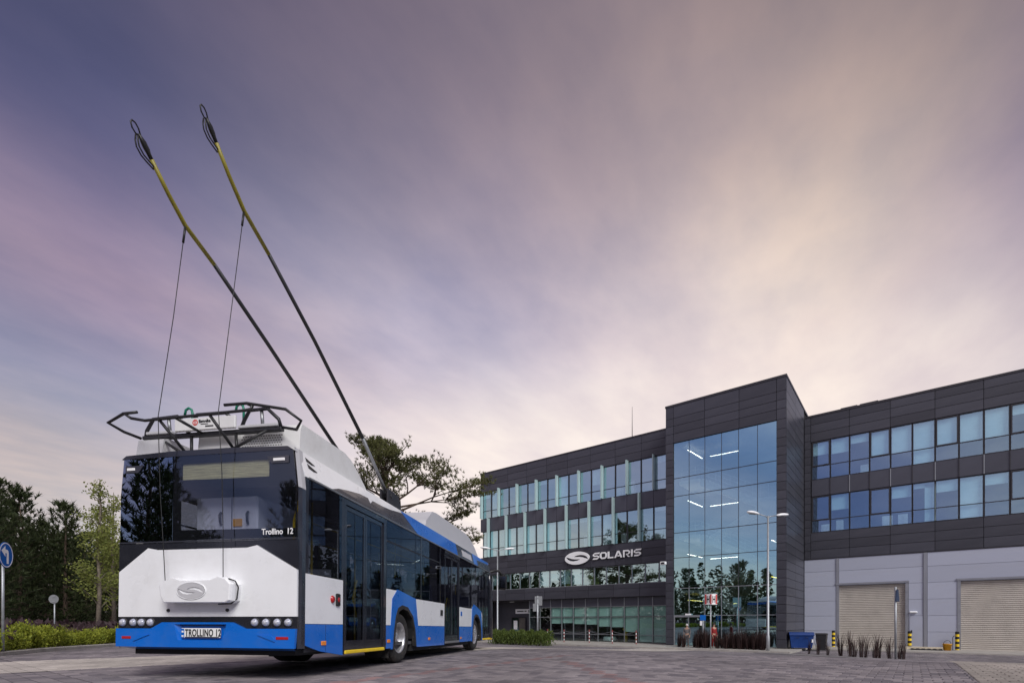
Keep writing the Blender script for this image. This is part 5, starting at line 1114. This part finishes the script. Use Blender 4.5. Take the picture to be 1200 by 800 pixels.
GR = [grass(s, h, r*1.25, 95) for s, h, r in ((1, 1.15, .22), (2, 1.3, .26), (3, 1.05, .20))]
GR2 = [grass(s, h, r, 34) for s, h, r in ((4, 1.15, .20), (5, 1.35, .24), (6, .95, .18))]
rg = random.Random(31)
for i, u in enumerate((796, 800.5, 814, 818, 822, 826.5, 830, 841, 846, 851, 856, 860.5, 864, 868, 872, 876, 880, 884, 888, 893.5)):
    q = 32.6 if i % 2 else 33.2; dx = (u-600)/588; Y = q/(BN.x*dx+BN.y); X = dx*Y
    o = link('ornamental_grass', GR[i % 3], None, (X, Y, PADZ)); o.rotation_euler = (rg.uniform(-.09, .09), rg.uniform(-.09, .09), rg.uniform(0, 6)); s = rg.uniform(.68, 1.15); o.scale = (s*rg.uniform(.7, 1.3), s, s)
    tag(o, 'tall purple grass clump in the dense row before the glass tower', 'grass', 'purple grasses before the tower')
for i, (u, v) in enumerate(((948, 762.5), (958.5, 763), (970, 764), (985, 764.5), (997, 765), (1001, 764.8), (1010, 765.5), (1015, 765.3), (1025, 766.5), (1029, 766), (1043, 767), (1054, 767.5), (1059, 767.3))):
    t = i/12; Y = 27.8+(20.3-27.8)*t; X = atY(u, Y)
    o = link('ornamental_grass', GR2[i % 3], None, (X, Y, zg(X, Y)+.03)); o.rotation_euler = (rg.uniform(-.1, .1), rg.uniform(-.1, .1), rg.uniform(0, 6)); s = rg.uniform(.62, 1.18)*(1.05-.22*t); o.scale = (s*rg.uniform(.7, 1.3), s, s)
    tag(o, 'thin spiky purple grass clump in the loose row before the shutters', 'grass', 'purple grasses before the shutters')

# ================================================================== STREET FURNITURE
def at(u, q, z=None):
    dx = (u-600)/588; Y = q/(BN.x*dx+BN.y); return (dx*Y, Y, zg(dx*Y, Y) if z is None else z)
def lamp_post(loc, H, rz, label, arm=.62):
    L = empty('lamp_post', loc, (0, 0, rz), label=label, cat='street lamp', group='twin-headed lamp posts')
    MB().tube([(0, 0, -.1), (0, 0, .9), (0, 0, .95), (0, 0, H)], [.10, .10, .075, .05], 12).build('post', 'galvanised', L)
    for s in (-1, 1):
        MB().tube([(0, 0, H-.12), (s*.18, 0, H-.02), (s*arm, 0, H+.06)], .028, 8).build('arm', 'galvanised', L)
        hd = MB(); prof = [(0, .02, .03), (.08, .07, .07), (.25, .15, .11), (.5, .17, .12), (.75, .13, .09), (.86, .03, .03)]; vs = []
        for a, w, h in prof: vs += [(s*(arm-.02+a), w*math.cos(2*PI*k/10), H+.06+a*.09+h*math.sin(2*PI*k/10)*(1 if math.sin(2*PI*k/10) > 0 else .5)) for k in range(10)]
        n = len(prof); fs = [(i*10+k, i*10+(k+1) % 10, (i+1)*10+(k+1) % 10, (i+1)*10+k) for i in range(n-1) for k in range(10)]+[tuple(range(9, -1, -1)), tuple(range(n*10-10, n*10))]
        hd.add(vs, fs, True); h = hd.build('lamp_head', 'sign_white', L)
        slab('lamp_glass', 'mullion_grey', min(s*(arm+.15), s*(arm+.65)), max(s*(arm+.15), s*(arm+.65)), -.08, .08, H+.035, H+.045, h)
    return L
lamp_post((*at(900, 32.0)[:2], PADZ-.05), 7.85, R(16), 'tall grey twin-headed lamp post in front of the glass tower')
lamp_post((*at(583, 32.0)[:2], PADZ-.05), 7.7, R(14), 'grey twin-headed lamp post at the end of the green hedge')
# blue arrow sign at the left edge
def round_sign(name, loc, rz, H, dia, label, face, arrow=False):
    S = empty(name, loc, (0, 0, rz), label=label, cat='sign')
    MB().tube([(0, .05, -.1), (0, .05, H+dia*.4)], .03, 10).build('post', 'galvanised', S)
    YZ = lambda a, b, h: (a, -h, H+b)
    MB().lathe([(0, 0), (dia/2, 0), (dia/2, .012), (0, .012)], 40, YZ, smooth=False).build('sign_plate', face, S)
    if arrow:
        MB().lathe([(dia/2-.035, .013), (dia/2-.035, .0155), (dia/2-.012, .0155), (dia/2-.012, .013)], 40, YZ, smooth=False).build('sign_border', 'print_white', S)
        P = [(.10, -.20), (.10, .06), (.08, .11), (.03, .13), (-.04, .13), (-.04, .21), (-.20, .085), (-.04, -.04), (-.04, .045), (.005, .045), (.02, .03), (.02, -.20)]
        MB().prism(P, 0, .003, lambda u, v, a: (u*dia/.6, -.0135-a, H+v*dia/.6)).build('arrow', 'print_white', S)
    else:
        for z in (-.12, .12): MB().box(-.06, .06, -.03, -.013, H+z-.02, H+z+.02).build('bracket', 'galvanised', S)
    return S
X, Y = atY(6.5, 12.2), 12.2
round_sign('arrow_sign', (X, Y, zg(X, Y)), R(112), 2.44, .62, 'blue round sign with a white left-turn arrow on a grey post', 'sign_blue', True)
X, Y = atY(63, 24), 24
round_sign('round_sign', (X, Y, zg(X, Y)), R(10), 2.06, .42, 'grey back of a small round sign on a thin post above the hedge', 'sign_back')
# grey sign backs by the hedge
X, Y, Z = at(630, 31.5, PADZ-.1)
S = empty('sign_post', (X, Y, Z), (0, 0, R(-10)), label='thick grey post carrying two blank grey sign backs beside the hedge', cat='sign')
MB().tube([(0, 0, -.05), (0, 0, 3.75)], .07, 10).build('post', 'galvanised', S); MB().bbox(-.22, .36, -.03, -.01, 3.0, 3.72, .008).build('sign_plate', 'sign_back', S); MB().bbox(-.36, -.08, -.05, -.035, 2.55, 3.15, .006).build('sign_plate', 'sign_back', S)
for z in (3.15, 3.55): MB().box(-.1, .1, -.08, .08, z, z+.04).build('clamp', 'galvanised', S)
# stop sign with two H boards
X, Y, Z = at(832.8, 31.9, PADZ)
S = empty('stop_sign', (X, Y, Z), (0, 0, 0), label='red and white two-faced H stop sign on a slim post', cat='sign')
MB().tube([(0, 0, -.05), (0, 0, 2.75)], .035, 10).build('post', 'galvanised', S)
for rz, ox, w in ((R(-52), -.16, .46), (R(12), .17, .46)):
    bd = MB().bbox(-w/2, w/2, -.015, .015, 2.72, 3.38, .005).build('sign_board', 'print_white', S, (ox, -.05, 0)); bd.rotation_euler = (0, 0, rz)
    for a, b in ((-.215, -.12), (.12, .215)): slab('red_stripe', 'red_ink', a, b, -.019, -.0155, 2.75, 3.35, bd)
    MB().box(-.095, -.045, -.021, -.0155, 2.84, 3.26).box(.045, .095, -.021, -.0155, 2.84, 3.26).box(-.045, .045, -.021, -.0155, 3.01, 3.09).build('letter', 'ink_black', bd)
# small blue sign by the entrance
X, Y, Z = at(824, 33.3, PADZ)
S = empty('entrance_sign', (X, Y, Z), (0, 0, R(-20)), label='small blue sign over a white plate beside the glass entrance', cat='sign')
MB().tube([(0, 0, -.05), (0, 0, 2.1)], .03, 8).build('post', 'galvanised', S); MB().bbox(-.2, .16, -.05, -.03, 1.75, 2.1, .005).build('sign_plate', 'sign_blue', S); MB().bbox(-.2, -.06, -.05, -.03, 1.42, 1.72, .004).build('sign_plate', 'print_white', S)
# dark sign seen nearly edge-on before the shutters
Y = 19.6; X = atY(1049.5, Y)
S = empty('edge_on_sign', (X, Y, zg(X, Y)), (0, 0, R(42)), label='dark triangular sign seen edge-on, on a post before the shutter', cat='sign')
MB().tube([(0, 0, -.1), (0, 0, 2.85)], .038, 10).build('post', 'galvanised', S); MB().prism([(-.30, 2.28), (.30, 2.28), (.26, 2.42), (.12, 2.74), (-.12, 2.74)], 0, .03, lambda u, v, a: (u, -.07+a, v)).build('sign_plate', 'sign_navy', S)
# chain bollards
CH = []
for u in (641.5, 661, 690.5, 717.5, 745.5): CH.append(at(u, 34.6, PADZ))
for i, p in enumerate(CH):
    b = empty('chain_bollard', p, label='%s red and white striped chain post counted from the long hedge' % ('first', 'second', 'third', 'fourth', 'fifth')[i], cat='bollard', group='chained bollards')
    for k in range(7): MB().lathe([(.036, k*.14), (.036, k*.14+.139)], 12).build('band', 'pod_white' if k % 2 else 'dull_red', b)
    MB().lathe([(0, 1.03), (.032, 1.02), (.045, .99), (.036, .97)], 12).build('cap', 'dull_red', b)
for i, (a, b) in enumerate(zip(CH[:-1], CH[1:])):
    a = Vector(a)+Vector((0, 0, .95)); b = Vector(b)+Vector((0, 0, .95)); pts = [a.lerp(b, k/10)-Vector((0, 0, .20*(1-(2*k/10-1)**2))) for k in range(11)]
    tag(MB().tube([p-a for p in pts], .013, 6).build('chain', 'mullion_grey', None, a), '%s sagging pale chain between striped posts counted from the long hedge' % ('first', 'second', 'third', 'fourth')[i], 'chain', 'bollard chains')
# yellow and black guard posts
def bl(s, off): v = Vector((CX, CY, 0))+BR*s+BN*off; return v
for s, off, lab in ((1.85, 5.9, 'yellow and black guard post left of the first shutter'), (5.95, 6.0, 'yellow and black guard post right of the first shutter'), (8.22, 6.0, 'yellow and black guard post left of the second shutter')):
    v = bl(s, off); b = empty('guard_post', (v.x, v.y, PADZ-.14), label=lab, cat='bollard', group='guard posts at the shutters')
    for k in range(8): MB().lathe([(.10, k*.15), (.10, k*.15+.149)], 16).build('band', 'yellow_paint' if k % 2 == 0 else 'ink_black', b)
    MB().lathe([(0, 1.21), (.08, 1.205), (.10, 1.20)], 16).build('cap', 'ink_black', b)
# bins
v = bl(.70, .62); D = empty('waste_container', (v.x, v.y, PADZ-.1), (0, 0, math.atan2(BR.y, BR.x)+R(14)), label='blue wheeled waste container beside the tower corner', cat='waste bin'); D.scale = (.92, .92, .94)
MB().add([(-.60, -.40, .18), (.60, -.40, .18), (.60, .40, .18), (-.60, .40, .18), (-.70, -.50, 1.02), (.70, -.50, 1.02), (.70, .50, 1.02), (-.70, .50, 1.02)], [(3, 2, 1, 0), (4, 5, 6, 7), (0, 1, 5, 4), (1, 2, 6, 5), (2, 3, 7, 6), (3, 0, 4, 7)]).bbox(-.73, .73, -.54, .54, .98, 1.04, .01).build('tub', 'bin_blue', D)
MB().prism([(-.54, 1.045), (.54, 1.045), (.5, 1.12), (.2, 1.20), (-.2, 1.20), (-.5, 1.12)], -.72, .72, lambda u, w, a: (a, u, w)).build('lid', 'bin_blue', D)
for sx in (-.5, .5):
    for sy in (-.3, .3): MB().lathe([(0, -.025), (.09, -.025), (.09, .025), (0, .025)], 12, lambda a, b_, h: (sx+a, sy+h, .09+b_)).build('wheel', 'bin_black', D)
for sx in (-.25, .25): MB().tube([(sx-.1, -.50, .85), (sx-.1, -.56, .85), (sx+.1, -.56, .85), (sx+.1, -.50, .85)], .015, 6).build('handle', 'bin_black', D)
slab('sticker', 'print_white', .56, .66, -.492, -.486, .55, .75, D)
v = bl(2.2, 1.7)
for i, (s, lab) in enumerate(((1.75, 'black wheeled bin standing next to the blue container'),)):
    v = bl(s, 1.0); D = empty('wheeled_bin', (v.x, v.y, PADZ-.1), (0, 0, math.atan2(BR.y, BR.x)), label=lab, cat='waste bin')
    MB().add([(-.22, -.25, .05), (.22, -.25, .05), (.22, .25, .05), (-.22, .25, .05), (-.28, -.34, .98), (.28, -.34, .98), (.28, .34, .98), (-.28, .34, .98)], [(3, 2, 1, 0), (4, 5, 6, 7), (0, 1, 5, 4), (1, 2, 6, 5), (2, 3, 7, 6), (3, 0, 4, 7)]).build('tub', 'bin_black', D)
    MB().prism([(-.36, .985), (.36, .985), (.34, 1.04), (-.30, 1.08)], -.30, .30, lambda u, w, a: (a, u, w)).build('lid', 'bin_black', D)
    for sx in (-.2, .2): MB().lathe([(0, -.02), (.10, -.02), (.10, .02), (0, .02)], 12, lambda a, b_, h: (sx+h, .26+a, .10+b_)).build('wheel', 'bin_black', D)
# pallet, boards, bucket and pump handle by the wall
v = bl(6.75, 5.0); Pz = PADZ-.1
D = empty('pallet', (v.x, v.y, Pz), (0, 0, math.atan2(BR.y, BR.x)), label='dark low pallet lying on the ground by the grey wall', cat='pallet')
for y in (-.35, 0, .35): MB().box(-.75, .75, y-.05, y+.05, 0, .09).build('runner', 'cloth_dark', D)
for k in range(6): MB().box(-.75+k*.27, -.75+k*.27+.15, -.42, .42, .092, .118).build('plank', 'cloth_dark', D)
v = bl(6.75, 5.75); D = MB().bbox(-1.0, 1.0, -.15, .15, 0, .20, .01).build('pale_board', 'wood_pale', None, (v.x, v.y, Pz)); D.rotation_euler = (0, 0, math.atan2(BR.y, BR.x)); tag(D, 'long pale beam lying along the foot of the grey wall', 'beam')
v = bl(7.72, 4.9); D = empty('bucket', (v.x, v.y, Pz), label='orange bucket with a wire handle on the ground by the pallet', cat='bucket')
MB().lathe([(0, .02), (.15, .02), (.17, 0), (.22, .42), (.235, .42), (.235, .45), (.205, .45), (.16, .05), (0, .05)], 20).build('pail', 'orange_plastic', D); MB().tube([(-.23*math.cos(a), 0, .42+.24*math.sin(a)) for a in [PI*k/8 for k in range(9)]], .012, 6).build('handle', 'ink_black', D)
v = bl(8.0, 5.6); D = MB().tube([(0, 0, 0), (0, 0, .82), (.08, 0, .92), (.17, 0, .90)], .018, 6).bbox(-.12, .12, -.1, .1, 0, .06, .01).build('pump_handle', 'dark_metal', None, (v.x, v.y, Pz)); tag(D, 'thin upright bent handle standing between bucket and guard post', 'handle')

# ================================================================== PEOPLE
def skin_mesh(name, joints, edges, m, parent, root):
    me = bpy.data.meshes.new(name); me.from_pydata([j[:3] for j in joints], edges, []); me.materials.append(MATS[m]); o = link(name, me, parent)
    md = o.modifiers.new('skin', 'SKIN'); md.use_smooth_shade = True
    for i, j in enumerate(joints):
        me.skin_vertices[0].data[i].radius = (j[3], j[4] if len(j) > 4 else j[3]); me.skin_vertices[0].data[i].use_root = (i == root)
    ss = o.modifiers.new('sub', 'SUBSURF'); ss.levels = 1; ss.render_levels = 2; return o
def person(loc, rz, H, top, legs, hair, label):
    k = H/1.75; P = empty('person', loc, (0, 0, rz), label=label, cat='person'); P.scale = (k, k, k)
    body = [(0, 0, .95, .13, .10), (0, 0, 1.20, .135, .10), (0, 0, 1.40, .15, .09), (0, 0, 1.50, .055), (0, -.01, 1.57, .055), (0, -.015, 1.64, .085, .095), (0, -.005, 1.72, .065, .07),
            (.19, 0, 1.42, .055), (.24, .02, 1.15, .042), (.22, -.08, .92, .034), (.21, -.11, .82, .03), (-.19, 0, 1.42, .055), (-.24, .02, 1.15, .042), (-.22, -.08, .92, .034), (-.21, -.11, .82, .03),
            (.09, 0, .86, .085), (.10, -.01, .48, .06), (.10, .02, .10, .042), (.11, -.12, .035, .035), (-.09, 0, .86, .085), (-.11, .01, .48, .06), (-.13, .03, .10, .042), (-.14, -.10, .035, .035)]
    ed = [(0, 1), (1, 2), (2, 3), (3, 4), (4, 5), (5, 6), (2, 7), (7, 8), (8, 9), (9, 10), (2, 11), (11, 12), (12, 13), (13, 14), (0, 15), (15, 16), (16, 17), (17, 18), (0, 19), (19, 20), (20, 21), (21, 22)]
    skin_mesh('body', list(body), ed, 'skin', P, 0)
    body.append((0, 0, 1.485, .055)); tj = [(*b[:3], b[3]+.022, (b[4] if len(b) > 4 else b[3])+.022) for b in (body[0], body[1], body[2], body[7], body[8], body[9], body[11], body[12], body[13], body[23])]
    skin_mesh('jacket', tj, [(0, 1), (1, 2), (2, 3), (3, 4), (4, 5), (2, 6), (6, 7), (7, 8), (2, 9)], top, P, 0)
    lj = [(*b[:3], b[3]+.022, (b[4] if len(b) > 4 else b[3])+.022) for b in (body[0], body[15], body[16], body[17], body[19], body[20], body[21])]
    skin_mesh('trousers', lj, [(0, 1), (1, 2), (2, 3), (0, 4), (4, 5), (5, 6)], legs, P, 0)
    MB().lathe([(0, 1.79), (.05, 1.78), (.09, 1.74), (.102, 1.68), (.098, 1.64)], 16, lambda a, b, h: (a*.9, b*1.0+.012, h)).build('hair', hair, P)
    for sx in (-.03, .03): MB().lathe([(0, .006), (.009, 0)], 8, lambda a, b, h: (sx+a, -.108-h, 1.66+b)).build('eye', 'ink_black', P)
    MB().prism([(-.012, 1.615), (.012, 1.615), (.006, 1.655), (-.006, 1.655)], -.105, -.132, lambda u, v, a: (u, a, v)).build('nose', 'skin', P)
    for s in (-1, 1):
        MB().tube([(s*.21, -.11, .83), (s*.21, -.125, .77), (s*.205, -.12, .73)], [.03, .034, .02], 7).build('palm', 'skin', P)
        for f in range(4): MB().tube([(s*.21, -.145+.02*f, .745), (s*.208, -.15+.02*f, .70), (s*.198, -.148+.02*f, .665+.008*abs(f-1.5))], [.009, .0085, .007], 5).build('finger', 'skin', P)
        MB().tube([(s*.205, -.14, .79), (s*.195, -.165, .755), (s*.19, -.165, .73)], [.011, .010, .008], 5).build('thumb', 'skin', P)
    return P
X, Y, Z = at(836.5, 32.95, PADZ); person((X, Y, Z), R(25), 1.55, 'cloth_red', 'cloth_red', 'hair_dark', 'person in red work clothes standing among the purple grasses')
X, Y, Z = at(805.0, 33.3, PADZ); person((X, Y, Z), R(-30), 1.50, 'cloth_grey', 'cloth_grey', 'hair_white', 'person in grey clothes with pale hair before the glass entrance')
